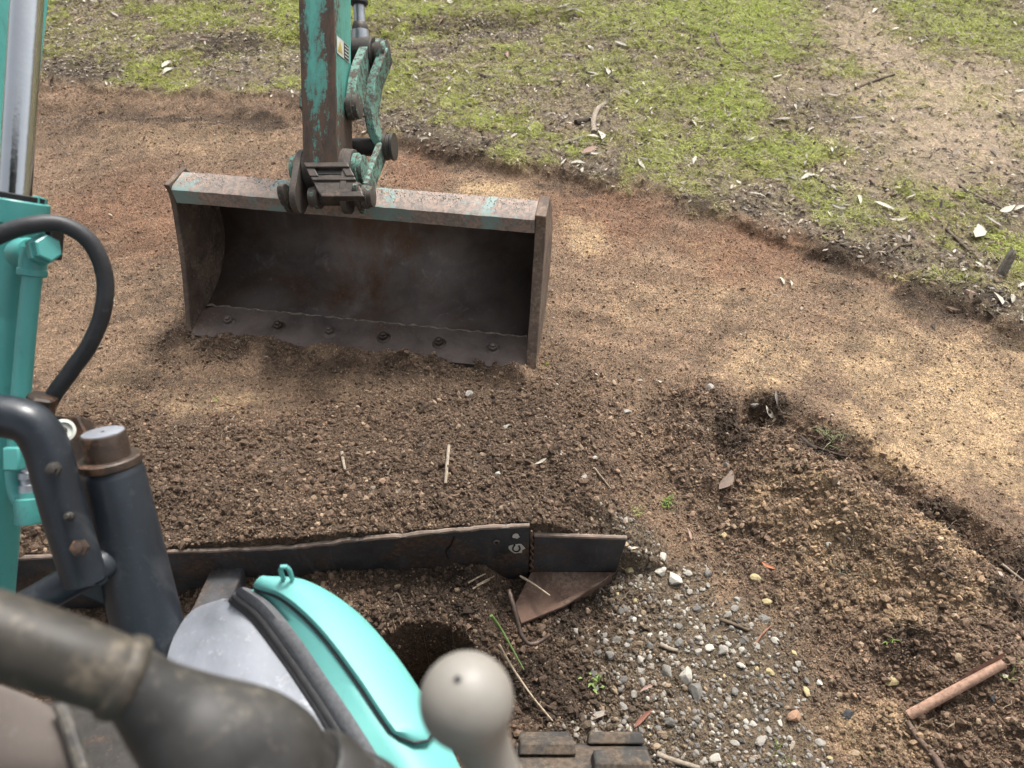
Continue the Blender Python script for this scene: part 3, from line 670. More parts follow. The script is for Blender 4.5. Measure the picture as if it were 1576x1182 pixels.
# ---- guard rail --------------------------------------------------
rail = MB().tube(crP([(-90, 640, .93), (-30, 640, .93), (15, 642, .935), (50, 655, .94), (72, 690, .95), (86, 740, .96), (104, 805, .975), (124, 870, .99), (130, 892, .995)], 8), .0265, 24).build('guard_rail', 'guard_grey', ex)
MB().tube(crP([(20, 945, 1.0), (90, 905, 1.0), (150, 872, 1.02), (185, 852, 1.06)], 8), .0215, 20).build('cross_tube', 'guard_grey', rail)
MB().prism([P(120, 915, 1.03), P(165, 880, 1.045), P(215, 850, 1.07), P(235, 990, 1.1), P(200, 960, 1.08), P(170, 935, 1.06)], V((.002, .012, -.012))).build('gusset', 'guard_grey', rail, bevel=.002)
for px, py, d, r_ in ((82, 722, .932, .0065), (106, 795, .949, .004), (122, 843, .958, .0075)):
    c = P(px, py, d); nv = V((.1, -.55, .75)).normalized()
    MB().lathe(c, c + nv, [(-.004, r_ * 1.5), (.002, r_ * 1.5), (.003, r_), (.007, r_), (.008, r_ * .7)], 6 if r_ > .006 else 12).build('rail_bolt', 'dark_steel' if r_ < .007 else 'brown_steel', rail)
pts = crP([(120, 868, .99), (128, 893, .99), (145, 900, 1.0), (165, 890, 1.01)], 6)
MB().tube(pts, [.004 + random.uniform(-.001, .001) for _ in pts], 8).build('weld', 'guard_grey', rail)
# ---- hood -------------------------------------------------------
def curve(pts, n=40):
    c = np.array(cr(pts, 12)); t = np.linspace(0, len(c) - 1, n); return [P(*[np.interp(k, np.arange(len(c)), c[:, j]) for j in range(3)]) for k in t]
C0 = curve([(345, 925, 1.085), (300, 942, 1.10), (275, 975, 1.085), (262, 1012, 1.06), (256, 1060, 1.02), (270, 1130, .96), (300, 1220, .90)])
C0b = curve([(352, 922, 1.07), (335, 945, 1.065), (330, 985, 1.045), (335, 1030, 1.01), (345, 1080, .97), (370, 1150, .92), (400, 1230, .87)])
C1 = curve([(358, 921, 1.06), (392, 950, 1.04), (432, 1003, 1.0), (470, 1058, .955), (507, 1115, .915), (545, 1180, .88), (575, 1230, .85)])
C1b = curve([(366, 914, 1.05), (402, 942, 1.03), (443, 995, .99), (485, 1058, .945), (524, 1117, .905), (565, 1182, .87), (597, 1235, .84)])
C2 = curve([(384, 910, 1.045), (420, 935, 1.03), (462, 985, .985), (505, 1048, .94), (548, 1112, .90), (592, 1182, .865), (624, 1235, .835)])
C3 = curve([(392, 908, 1.04), (436, 926, 1.02), (490, 976, .975), (545, 1048, .93), (590, 1115, .895), (640, 1182, .86), (680, 1240, .83)])
C4 = curve([(410, 893, 1.05), (470, 897, 1.055), (540, 937, 1.035), (600, 1002, .995), (648, 1072, .955), (695, 1150, .91), (735, 1240, .87)])
def shift(c, v, k=1): return [p + V(v) * k for p in c]
C0d = shift(C0, (-.05, .01, -.30)); C4d = shift(C4, (-.11, -.05, -.30))
grey = MB().loft([C0d, C0, C0b, C1]).build('hood', 'panel_grey', ex, solid=.004, angle=50)
tag(grey, 'pale grey and turquoise hood with a black seal and a raised lid')
MB().tube([p for p in C1], .0075, 12).build('rubber_seal', 'rubber', grey)
MB().tube([a * .5 + b * .5 + V((0, 0, .002)) for a, b in zip(C1, C1b)], .0065, 12).build('rubber_seal', 'rubber', grey)
MB().loft([shift(C1, (0, 0, -.004)), shift(C1b, (0, 0, .009)), [a * .5 + b * .5 + V((0, 0, .014)) for a, b in zip(C1b, C2)], shift(C2, (0, 0, .009)), shift(C2, (.002, 0, -.02))]).build('foam_strip', 'foam', grey, angle=60)
def lerp(a, b, t): return [p * (1 - t) + q * t for p, q in zip(a, b)]
rows = [shift(C2, (0, 0, -.02)), C2, lerp(C2, C3, .5), C3, lerp(C3, C4, .5), shift(C4, (0, 0, -.012)), shift(C4, (-.02, -.01, -.07)), C4d]
MB().loft(rows, .16).build('body_shell', 'hood_paint', grey, angle=50, solid=.004)
# raised lid on the shell with a rounded lower end
LIDN = 29
def resamp(c, n, k):
    a = np.array([tuple(p) for p in c]); t = np.linspace(0, k, n); return [V([np.interp(q, np.arange(len(a)), a[:, j]) for j in range(3)]) for q in t]
kA, kB = 27.2, 28.6
inner = resamp(lerp(C3, C4, .04), LIDN, kA); outer = resamp(shift(C4, (.004, .0, .0)), LIDN, kB)
rowsL = []
for t, up in ((0, -.010), (.0, .008), (.06, .0135), (.25, .017), (.5, .0195), (.75, .018), (.93, .011), (1.0, .0), (1.0, -.03)):
    row = [a * (1 - t) + b * t + V((0, 0, up)) for a, b in zip(inner, outer)]
    # round the lower end
    e = abs(t - .45) * 2; row = [row[min(i, LIDN - 1)] for i in range(LIDN)]
    adv = (1 - min(1, e) ** 2.2) * .030; d_ = (row[-1] - row[-2]).normalized(); row += [row[-1] + d_ * adv * .6 + V((0, 0, -.0)), row[-1] + d_ * adv + V((0, 0, -.006)), row[-1] + d_ * (adv + .001) + V((0, 0, -.03 if up > 0 else -.012))]
    rowsL.append(row)
lid = MB().loft(rowsL, .14).build('lid', 'hood_paint', grey, angle=50)
gl = [a + V((0, 0, .0015)) for a in resamp(lerp(C3, C4, .01), 40, kA)]
ge = [rowsL[k][-1] + V((0, 0, .022)) for k in range(1, 8)]
MB().tube(gl + [p for p in ge[1:-1]], .0022, 8).build('lid_groove', 'black', grey)
lp0 = P(440, 884, 1.02)
MB().tube([lp0 + V((-.006, 0, -.012)), lp0 + V((-.006, .002, .008)), lp0 + V((-.003, .003, .014)), lp0 + V((.003, .003, .014)), lp0 + V((.006, .002, .008)), lp0 + V((.006, 0, -.012))], .0032, 10).build('lid_loop', 'hood_paint', grey)
# ---- control lever, knob lever ------------------------------------
JG = [(-140, 930, .40, 62), (-60, 957, .405, 62), (0, 977, .41, 62), (60, 997, .415, 62), (120, 1017, .42, 60), (165, 1033, .425, 58), (200, 1046, .43, 56)]
JB = [(180, 1038, .427, 52), (205, 1052, .432, 54), (230, 1072, .437, 60), (262, 1098, .445, 74), (300, 1126, .452, 90), (340, 1150, .46, 101), (385, 1172, .47, 104), (425, 1192, .48, 96), (448, 1204, .485, 84), (458, 1210, .488, 80), (466, 1214, .49, 90), (492, 1226, .495, 92), (502, 1232, .50, 80), (516, 1240, .505, 79), (524, 1245, .51, 88), (552, 1262, .52, 90), (562, 1268, .525, 76), (640, 1320, .56, 70)]
def radial(L, n=4):
    c = cr([(a, b, c, r * c / FPX) for a, b, c, r in L], n); return [P(*q[:3]) for q in c], [q[3] for q in c]
a_, b_ = radial(JB); lev = MB().tube(a_, b_, 40).build('control_lever', 'boot_rubber', ex, angle=80)
tag(lev, 'out-of-focus black rubber joystick boot with a dirty grip')
a_, b_ = radial(JG); MB().tube(a_, b_, 40).build('grip', 'grip_rubber', lev, angle=80)
g0_, g1_ = P(186, 1041, .428), P(206, 1048, .431); gd_ = (g1_ - g0_).normalized(); rq = 62 / FPX * .43
MB().lathe(g0_ - gd_ * .005, g1_, [(0, rq * .88), (.001, rq * .98), (.004, rq * 1.04), (.0085, rq * 1.04), (.011, rq * .98), (.0125, rq * .86)], 40).build('collar', 'grip_rubber', lev, angle=80)
kc = P(718, 1078, .43); kr = 73 / FPX * .43; ke = P(800, 1290, .47); kd = (ke - kc).normalized()
pr = [(-kr * math.cos(q), kr * math.sin(q)) for q in np.linspace(0, 2.15, 20)]
t_ = pr[-1][0]; pr += [(t_ + .006, .0192), (t_ + .013, .0170), (t_ + .022, .0157), (t_ + .035, .0152), (.12, .0158)]
kn = MB().lathe(kc, ke, pr, 40).build('blade_lever', 'knob', ex, angle=80)
tag(kn, 'round grey lever knob, out of focus')
tq = kc + (V((0, 0, EYE)) - kc).normalized() * 0
mk = P(699, 1033, .43); mk = kc + (mk - kc).normalized() * 0 + ((P(699, 1033, .4045)) - kc).normalized() * (kr * .995)
MB().lathe(mk, mk + (mk - kc), [(-.002, .0022), (.0006, .0022), (.0007, .0015)], 12).build('centre_mark', 'black', kn)
# ---- console and floor ---------------------------------------------
con = MB().loft([[P(-160, 1010, .62), P(-60, 1030, .62), P(20, 1056, .62), P(86, 1085, .62), P(98, 1100, .625)], [P(-160, 1120, .60), P(-60, 1120, .60), P(20, 1125, .60), P(95, 1130, .605), P(112, 1135, .61)], [P(-160, 1260, .57), P(-60, 1260, .57), P(40, 1260, .57), P(125, 1260, .58), P(150, 1260, .59)], [P(-160, 1260, .75), P(-60, 1260, .75), P(40, 1260, .75), P(125, 1260, .75), P(150, 1260, .75)]]).build('console', 'console', ex, solid=.004, sub=2)
MB().tube(crP([(92, 1086, .612), (104, 1112, .605), (116, 1150, .597), (136, 1210, .585)], 5), .0055, 10).build('console_trim', 'boot_rubber', con)
fl = MB().box((-.52, .27, .40), V((.16, 0, 0)), V((0, .12, 0)), V((0, 0, .012))).build('floor_plate', 'track_rubber', ex, bevel=.004)
MB().box((-.52, .398, .412), V((.16, 0, 0)), V((0, .010, 0)), V((0, 0, .03))).build('floor_edge', 'rubber', fl, bevel=.003)
# ---- dozer blade ----------------------------------------------------
BU = V((1, _bs, 0)).normalized(); BN = V((-_bs, 1, 0)).normalized()          # along the blade, forward
top = [(-160, 868), (20, 862), (250, 853), (400, 847), (460, 844), (540, 834), (620, 827), (700, 819), (760, 814), (815, 812)]
def bl_pt(px, py, z=None):
    """point of the blade's rear plane seen at a pixel"""
    o = V((0, 0, EYE)); r = P(px, py, 1) - o; t = (BLADE_B - o).dot(BN) / r.dot(BN); return o + r * t
tops = [bl_pt(*q) for q in top]
m = MB(); vs = []
dn_ = np.array([.28] * 10)
dens = cr([(p.x, p.y, p.z, d) for p, d in zip(tops, dn_)], 6)
for q in dens:
    p = V(q[:3]); j = random.uniform(-.0015, .0015)
    vs += [p + UPZ * j, p + BN * .012 + UPZ * j, p + BN * .016 - UPZ * .3, p - UPZ * q[3] + BN * .004, p - UPZ * q[3] * .5 - BN * .003]
n = len(dens)
fs = [(i * 5 + k, (i + 1) * 5 + k, (i + 1) * 5 + (k + 1) % 5, i * 5 + (k + 1) % 5) for i in range(n - 1) for k in range(5)] + [(0, 1, 2, 3, 4), tuple(range(n * 5 - 5, n * 5))]
bladeo = m.add(vs, fs).build('dozer_blade', 'blade_steel', ex, angle=30)
tag(bladeo, 'dark dozer blade holding back a heap of loose soil')
pts = [V(q[:3]) + BN * .006 + UPZ * (random.uniform(-.002, .001) - .004 * (math.sin(i * .9) + math.sin(i * 2.3) > .9)) for i, q in enumerate(dens)]
MB().tube(pts, [.0065 + random.uniform(-.001, .001) for _ in pts], 8).build('worn_edge', 'rust_bright', bladeo)
w0, w1, w2, w3 = bl_pt(822, 826), bl_pt(965, 831), bl_pt(948, 880), bl_pt(818, 879)
wing = MB().prism([w0, w1, w2 - UPZ * .02, w2 - UPZ * .10 - BU * .05, w3 - UPZ * .14, w3], BN * .012).build('blade_wing', 'blade_steel', bladeo, bevel=.002)
MB().tube([w0 + BN * .006, w1 + BN * .006], [.0065, .006], 8).build('worn_edge', 'rust_bright', bladeo)
wl = [bl_pt(818 + .0 * k, 816 + 62 * k / 12) - BN * .002 + BU * .004 * math.sin(k * 3) for k in range(13)]
MB().tube(wl, [.003 + random.uniform(-.0015, .0015) for _ in wl], 7).build('weld', 'rust', bladeo)
g0 = w3.z
gp = [w3 + UPZ * .0 - BN * .0, w2 - BN * .001, G(938, 886, g0 - .003), G(925, 896, g0 - .006), G(870, 932, g0 - .014), G(802, 960, g0 - .02), G(792, 930, g0 - .01)]
MB().prism(gp, V((0, 0, -.010))).build('gusset_plate', 'rust', bladeo, bevel=.002)
MB().prism([G(938, 886, g0 - .005), G(925, 896, g0 - .008), G(870, 932, g0 - .016), G(830, 950, g0 - .022), G(835, 962, g0 - .09), G(880, 940, g0 - .09), G(940, 900, g0 - .06)], V((.006, .008, 0))).build('gusset_flange', 'rust', bladeo, bevel=.002)
rb0 = bl_pt(568, 866) - BN * .004
MB().prism([rb0 - UPZ * .03, rb0 - BN * .16 - UPZ * .10, rb0 - BN * .17 - UPZ * .22, rb0 - UPZ * .22], BU * .010).build('rib', 'brown_steel', bladeo, bevel=.002)
rb0 = bl_pt(186, 920) - BN * .004
MB().prism([rb0, rb0 - BN * .05 - UPZ * .06, rb0 - BN * .06 - UPZ * .14, rb0 - UPZ * .14], BU * .012).build('rib', 'brown_steel', bladeo, bevel=.002)
# hole, painted marks and a crack line
c = bl_pt(764, 832) - BN * .003
MB().lathe(c, c - BN, [(0, .008), (.0025, .008), (.003, .0065)], 16).build('hole_rim', 'rust_bright', bladeo)
MB().lathe(c - BN * .002, c - BN, [(0, .0045), (.002, .0045)], 12).build('bolt_hole', 'black', bladeo)
def daub(px, py, rx, ry, name, m, off, seed):
    r_ = random.Random(seed); c = bl_pt(px, py); k = (bl_pt(px + 1, py) - c).length
    poly = [bl_pt(px + rx * math.cos(a) * r_.uniform(.75, 1.15), py + ry * math.sin(a) * r_.uniform(.75, 1.15)) - BN * off for a in np.linspace(0, 6.283, 15)[:-1]]
    return MB().prism(poly, -BN * .0006).build(name, m, bladeo)
daub(794, 823, 6, 4, 'paint_mark', 'white_paint', .0035, 1); daub(795, 842, 12, 8, 'paint_mark', 'white_paint', .0035, 2)
uu = [bl_pt(px, py) - BN * .0046 for px, py in cr([(792, 836), (789, 842), (792, 846), (797, 846), (800, 842), (798, 837)], 4)]
MB().tube(uu, .0022, 6).build('letter_mark', 'black', bladeo)
ck = [bl_pt(*q) - BN * .0025 for q in cr([(699, 825), (694, 838), (687, 846), (690, 858)], 4)]
MB().tube(ck, [.0022] * len(ck), 6).build('crack_line', 'black', bladeo)
# bent rod hook
hk = [G(*q) for q in cr([(783, 908, .13), (790, 932, .12), (797, 958, .10), (804, 980, .085), (815, 991, .075), (830, 988, .07), (846, 977, .075)], 6)]
MB().tube(hk, [.0055 + random.uniform(-.0008, .0008) for _ in hk], 12).build('hook', 'brown_steel', bladeo)
MB().box((-.49, -.12, .29), V((.38, 0, 0)), V((0, .70, 0)), V((0, 0, .09))).build('hidden_undercarriage', 'dark_steel', ex, bevel=.01)  # mostly hidden; put in to shade the hole behind the blade
MB().beam((-.70, .36, .26), (-.70, blade_y(-.70) - .004, .10), (1, 0, 0), .09, .09, .08, .08).build('blade_arm', 'blade_steel', ex, bevel=.005)
unseen_canopy = MB().box((-.30, -.42, 2.32), V((.62, 0, 0)), V((0, .84, 0)), V((0, 0, .035))).build('unseen_canopy_roof', 'guard_grey', ex, bevel=.03)  # unseen roof, added so the chrome rod has something dark to reflect
for cx in (-.86, .26): MB().tube([(cx, -1.16, .9), (cx, -1.16, 2.30)], .03, 16).build('unseen_canopy_post', 'guard_grey', ex)  # unseen posts, added to carry that roof
unseen_deck = MB().box((-.42, -.42, .46), V((.56, 0, 0)), V((0, .78, 0)), V((0, 0, .04))).build('unseen_deck', 'guard_grey', ex, bevel=.01)  # out of frame; added to block sky and darken the hole
MB().box((-.42, -1.05, .74), V((.60, 0, 0)), V((0, .34, 0)), V((0, 0, .24))).build('unseen_engine_cover', 'machine_paint', ex, bevel=.05)  # out of frame; rear body block added to cut sky light with the floor
# ---- track -----------------------------------------------------------
tx0, tx1 = G(795, 1150, .27).x, G(1000, 1150, .27).x; tw = tx1 - tx0; rc = .16; ty = .40
tr = MB(); path = []
for k in range(13): q = math.pi / 2 - math.pi * k / 12; path.append((ty + .20 * math.cos(q) * .85, .165 + .135 * math.sin(q)))
path = [(-1.0, .30), (-.5, .30), (0, .30)] + path + [(0, .03), (-1.0, .03)]
vs = []
for yy, zz in path: vs += [(tx0, yy, zz), (tx1, yy, zz)]
n = len(path); fs = [(2 * i, 2 * i + 1, 2 * ((i + 1) % n) + 1, 2 * ((i + 1) % n)) for i in range(n)]
fs += [tuple(2 * i for i in range(n)), tuple(2 * i + 1 for i in range(n))[::-1]]
track = tr.add(vs, fs).build('rubber_track', 'track_rubber', ex, angle=40)
tag(track, 'muddy grey rubber track with chunky lugs')
for k in range(26):
    if k < 16: yy, zz, q = -.9 + .085 * k, .30, math.pi / 2
    else: q = math.pi / 2 - (k - 15) * .30; yy, zz = ty + .17 * math.cos(q), .165 + .135 * math.sin(q)
    nv = V((0, math.cos(q), math.sin(q))); tv = V((0, -math.sin(q), math.cos(q)))
    c = V(((tx0 + tx1) / 2 + tw * (.27 if k % 2 else -.27), yy, zz))
    MB().beam(c, c + nv * .022, V((1, 0, 0)), tw * .44, .052, tw * .40, .038).build('track_lug', 'track_rubber', track, bevel=.004)

# ================================================================== SCATTERED SOIL, STONES, GRASS (uncountable)
def rock(seed, sub=1, jag=.35, flat=.7):
    import bmesh
    bm = bmesh.new(); bmesh.ops.create_icosphere(bm, subdivisions=sub, radius=.5); r_ = random.Random(seed)
    for v in bm.verts:
        v.co *= 1 + r_.uniform(-jag, jag)
    for v in bm.verts: v.co.z *= flat; v.co.y *= .85
    return bm
def proto(name, bm, m, smooth=False):
    me = bpy.data.meshes.new(name); bm.to_mesh(me); bm.free(); me.materials.append(MATS[m])
    if smooth: me.polygons.foreach_set('use_smooth', [True] * len(me.polygons))
    return bpy.data.objects.new(name, me)
def pcoll(name, obs):
    c = bpy.data.collections.new(name)
    for o in obs: c.objects.link(o)
    return c
def scatter(name, pts, rot, scl, idx, col, coll, label):
    n = len(pts); me = bpy.data.meshes.new(name); me.vertices.add(n); me.vertices.foreach_set('co', pts.astype(np.float32).ravel())
    for an, ty, key, d in (('rot', 'FLOAT_VECTOR', 'vector', rot), ('scl', 'FLOAT_VECTOR', 'vector', scl), ('idx', 'INT', 'value', idx), ('col', 'FLOAT_COLOR', 'color', np.hstack([col, np.ones((n, 1))]))):
        a = me.attributes.new(an, ty, 'POINT'); a.data.foreach_set(key, np.ascontiguousarray(d, dtype=np.int32 if ty == 'INT' else np.float32).ravel())
    me.update()
    o = bpy.data.objects.new(name, me); C.objects.link(o); tag(o, label, kind='stuff')
    g = bpy.data.node_groups.new(name, 'GeometryNodeTree')
    g.interface.new_socket('Geometry', in_out='INPUT', socket_type='NodeSocketGeometry'); g.interface.new_socket('Geometry', in_out='OUTPUT', socket_type='NodeSocketGeometry')
    N, L = g.nodes.new, g.links.new
    gi, gout = N('NodeGroupInput'), N('NodeGroupOutput'); ip = N('GeometryNodeInstanceOnPoints'); ci = N('GeometryNodeCollectionInfo')
    ci.inputs[0].default_value = coll; ci.inputs['Separate Children'].default_value = True; ci.inputs['Reset Children'].default_value = True
    def na(nm, t):
        q = N('GeometryNodeInputNamedAttribute'); q.data_type = t; q.inputs[0].default_value = nm; return q.outputs[0]
    L(gi.outputs[0], ip.inputs['Points']); L(ci.outputs[0], ip.inputs['Instance']); ip.inputs['Pick Instance'].default_value = True
    L(na('idx', 'INT'), ip.inputs['Instance Index'])
    e2r = N('FunctionNodeEulerToRotation'); L(na('rot', 'FLOAT_VECTOR'), e2r.inputs[0]); L(e2r.outputs[0], ip.inputs['Rotation']); L(na('scl', 'FLOAT_VECTOR'), ip.inputs['Scale'])
    L(ip.outputs[0], gout.inputs[0])
    o.modifiers.new('scatter', 'NODES').node_group = g
    return o
def spots(n, x0, x1, y0, y1, dens, ypow=1.0):
    """random ground positions kept with probability dens(x, y, zones)"""
    x = rng.uniform(x0, x1, n); y = y0 + (y1 - y0) * rng.random(n) ** ypow
    vis = np.abs(x) < (.72 * (y * cs + EYE * sn) + .45); x, y = x[vis], y[vis]
    z = zones(x, y); k = rng.random(len(x)) < dens(x, y, z); x, y = x[k], y[k]
    return x, y, {a: b[k] for a, b in z.items()}
def clear_of_blade(x, y): return np.where((np.abs(y - blade_y(x) - .004) < .007) & (x < BLADE_B.x + .2), 0, 1)
crumbs = pcoll('crumb_shapes', [proto('soil_crumb_%d' % k, rock(k, 1, .38, .72), 'crumb') for k in range(6)])
pebs = pcoll('pebble_shapes', [proto('pebble_%d' % k, rock(50 + k, 1, .16, .65), 'crumb', k % 2 == 0) for k in range(6)])
def rnd_rot(n): return rng.uniform(0, 6.283, (n, 3))
# fine soil crumbs
x, y, z = spots(1500000, -3.2, 3.2, .45, 4.6, lambda x, y, z: np.maximum(.7 * np.exp(-(z['gd'] - .02) ** 2 / .006), (1 - z['g'])) * (.26 + .74 * z['loose']) * (1 - .2 * z['gravel']) * clear_of_blade(x, y), 1.6)
n = len(x); s = (.0026 + .0036 * rng.random(n) ** 2.2 + .014 * rng.random(n) ** 22) * (.62 + .58 * z['loose'])
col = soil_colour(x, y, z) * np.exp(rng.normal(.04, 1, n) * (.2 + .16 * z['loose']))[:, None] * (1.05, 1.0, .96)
pale = rng.random(n) < .05 + .05 * (1 - z['loose']); col[pale] = col[pale] * .3 + np.array((.30, .22, .15)) * rng.uniform(.5, 1, (pale.sum(), 1))
scatter('soil_crumbs', np.stack([x, y, height(x, y) + s * .15], 1), rnd_rot(n), s[:, None] * rng.uniform(.75, 1.3, (n, 3)), rng.integers(0, 6, n), np.clip(col, 0, .8), crumbs, 'loose brown soil crumbs strewn over the earth')
print('crumbs', n)
# dense small grain on the scraped ground further off
x, y, z = spots(420000, -3.2, 3.2, 1.7, 4.5, lambda x, y, z: (1 - z['g']) * (1 - .8 * z['loose']))
n = len(x); s = .0028 + .0045 * rng.random(n) ** 3
col = soil_colour(x, y, z) * np.exp(rng.normal(.12, .38, n))[:, None]
pale = rng.random(n) < .07; col[pale] = col[pale] * .4 + np.array((.36, .28, .20)) * rng.uniform(.5, 1, (pale.sum(), 1))
scatter('surface_grain', np.stack([x, y, height(x, y) - s * .12], 1), rnd_rot(n), s[:, None] * rng.uniform(.75, 1.35, (n, 3)), rng.integers(0, 6, n), np.clip(col, 0, .8), crumbs, 'fine grains on the scraped ground')
# bigger clods in the heaps
x, y, z = spots(5000, -3.0, 3.0, .45, 2.6, lambda x, y, z: (1 - z['g']) * np.clip(z['loose'] - .3, 0, 1) * .8 * clear_of_blade(x, y), 1.0)
n = len(x); s = .007 + .024 * rng.random(n) ** 5
col = soil_colour(x, y, z) * np.exp(rng.normal(0, .25, n))[:, None] * .9
scatter('soil_clods', np.stack([x, y, height(x, y) - s * .05], 1), rnd_rot(n), s[:, None] * rng.uniform(.75, 1.2, (n, 3)), rng.integers(0, 6, n), np.clip(col, 0, .8), crumbs, 'small damp clods in the heaped soil')
# pebbles and grit
x, y, z = spots(80000, -3.0, 3.0, .45, 4.2, lambda x, y, z: (1 - z['g']) * np.clip(.05 + .12 * z['sand'] + .95 * z['gravel'], 0, 1) * clear_of_blade(x, y), 1.3)
n = len(x); s = .004 + .007 * rng.random(n) ** 2 + .006 * z['gravel'] * rng.random(n)
pal = np.array([(.30, .27, .225), (.20, .18, .16), (.22, .165, .11), (.40, .375, .33), (.11, .10, .09), (.14, .105, .075)])
col = pal[rng.choice(6, n, p=(.22, .24, .16, .14, .12, .12))] * rng.uniform(.6, 1.15, (n, 1)); ng = z['gravel'] < .3
col[ng] = col[ng] * .55 + soil_colour(x[ng], y[ng]) * .7
scatter('grit', np.stack([x, y, height(x, y) + s * .1], 1), np.stack([rng.normal(0, .3, n), rng.normal(0, .3, n), rng.uniform(0, 6.28, n)], 1), s[:, None] * rng.uniform(.75, 1.35, (n, 3)), rng.integers(0, 6, n), col, pebs, 'fine pale grit and small pebbles')
print('grit', n)
# grass
import bmesh
def tuft(seed, nb, h, spread, wid, lean):
    bm = bmesh.new(); r_ = random.Random(seed)
    for _ in range(nb):
        a = r_.uniform(0, 6.283); px, py = r_.gauss(0, spread), r_.gauss(0, spread); l = h * r_.uniform(.45, 1.1); dx, dy = math.cos(a), math.sin(a); ln = l * r_.uniform(.3, 1.0) * lean
        w_ = wid * r_.uniform(.6, 1.2); sx, sy = -dy * w_ / 2, dx * w_ / 2; prev = None
        for t, ww in ((0, 1), (.4, .95), (.75, .65), (1, .12)):
            cx, cy, cz = px + dx * ln * t * t, py + dy * ln * t * t, l * t * (1 - .35 * t * lean)
            a1, a2 = bm.verts.new((cx - sx * ww, cy - sy * ww, cz)), bm.verts.new((cx + sx * ww, cy + sy * ww, cz))
            if prev: bm.faces.new((prev[0], prev[1], a2, a1))
            prev = (a1, a2)
    return bm
tufts = pcoll('tuft_shapes', [proto('tuft_%d' % k, tuft(k, 16, .024, .013, .0028, 1.7), 'grass_blade') for k in range(5)])
x, y, z = spots(150000, -4.3, 4.3, 1.7, 6.6, lambda x, y, z: np.clip(z['green'] * .38 + z['lush'] * .75, 0, 1) * sstep(.38, .58, fbm(x, y, 17, 3, .6, 71.) + .12 * z['lush']), .9)
n = len(x); s = (.55 + .5 * rng.random(n) + .45 * z['lush'])
base = np.array((.34, .315, .14)); lush = np.array((.36, .41, .09)); dry = np.array((.40, .36, .24))
t = np.clip(z['lush'] * 1.1 - .15 + rng.normal(0, .15, n), 0, 1)[:, None]; col = base * (1 - t) + lush * t
dm = rng.random(n) < .28 - .18 * z['lush']; col[dm] = dry; col *= np.exp(rng.normal(0, .22, (n, 1)))
scatter('grass', np.stack([x, y, height(x, y) - .002], 1), np.stack([rng.normal(0, .15, n), rng.normal(0, .15, n), rng.uniform(0, 6.28, n)], 1), s[:, None] * np.ones((n, 3)), rng.integers(0, 5, n), col, tufts, 'short mossy yellow-green grass')
print('grass', n)
# leaf litter crumbs and twiglets
def flake(seed):
    bm = bmesh.new(); r_ = random.Random(seed); vs = [bm.verts.new((a + r_.uniform(-.1, .1), b * r_.uniform(.6, 1), r_.uniform(-.12, .12))) for a, b in ((-.5, 0), (-.15, -.2), (.3, -.16), (.5, .02), (.2, .2), (-.2, .18))]
    bm.faces.new(vs); return bm
def twiglet(seed):
    bm = bmesh.new(); r_ = random.Random(seed); prev = None
    for t in (-.5, 0, .5):
        ring = [bm.verts.new((t, .035 * math.cos(q) + .06 * (t == 0) * r_.uniform(-1, 1), .035 * math.sin(q))) for q in (0, 2.09, 4.19)]
        if prev:
            for k in range(3): bm.faces.new((prev[k], prev[(k + 1) % 3], ring[(k + 1) % 3], ring[k]))
        prev = ring
    return bm
flakes = pcoll('litter_shapes', [proto('litter_a%d' % k, flake(k), 'litter') for k in range(4)] + [proto('litter_b%d' % k, twiglet(k), 'litter') for k in range(2)])
x, y, z = spots(260000, -4.3, 4.3, .5, 6.6, lambda x, y, z: np.clip(z['g'] * (.80 + .2 * z['dark'] - .35 * z['lush'] - .6 * z['path']) + (1 - z['g']) * .012 + .05 * z['gravel'], 0, 1), .95)
n = len(x); s = .010 + .026 * rng.random(n) ** 2.2
lp_ = np.array([(.13, .105, .078), (.24, .20, .155), (.075, .056, .042), (.36, .32, .26), (.18, .13, .09), (.045, .036, .03)])
col = lp_[rng.choice(6, n, p=(.22, .22, .18, .14, .12, .12))] * rng.uniform(.7, 1.35, (n, 1))
scatter('leaf_litter', np.stack([x, y, height(x, y) + .004 + .015 * rng.random(n) * z['g'] * (.3 + z['green'])], 1), np.stack([rng.normal(0, .3, n), rng.normal(0, .3, n), rng.uniform(0, 6.28, n)], 1), s[:, None] * rng.uniform(.7, 1.3, (n, 3)), rng.integers(0, 6, n), col, flakes, 'crumbled dead leaves and bark bits')
print('litter', n)

# fine roots and straw in the turned soil
def fibre(seed):
    bm = bmesh.new(); r_ = random.Random(seed); prev = None; a = 0; px = py = 0; pz = 0
    for k in range(7):
        ring = [bm.verts.new((px + .012 * math.cos(q), py + .012 * math.sin(q), pz + .012 * math.sin(q + 1))) for q in (0, 2.09, 4.19)]
        if prev:
            for i in range(3): bm.faces.new((prev[i], prev[(i + 1) % 3], ring[(i + 1) % 3], ring[i]))
        prev = ring; a += r_.gauss(0, .45); px += .16 * math.cos(a); py += .16 * math.sin(a); pz += r_.uniform(-.05, .06)
    return bm
fibs = pcoll('fibre_shapes', [proto('fibre_%d' % k, fibre(k), 'litter') for k in range(6)])
x, y, z = spots(16000, -2.6, 2.6, .45, 3.2, lambda x, y, z: (1 - z['g']) * np.clip(z['loose'] * (.12 + .75 * sstep(.3, .7, x)) + .35 * z['gravel'], 0, 1) * clear_of_blade(x, y))
n = len(x); s = .025 + .04 * rng.random(n) ** 1.5
col = np.array([(.30, .23, .16), (.12, .085, .06), (.20, .15, .10), (.06, .045, .035)])[rng.integers(0, 4, n)] * rng.uniform(.7, 1.2, (n, 1))
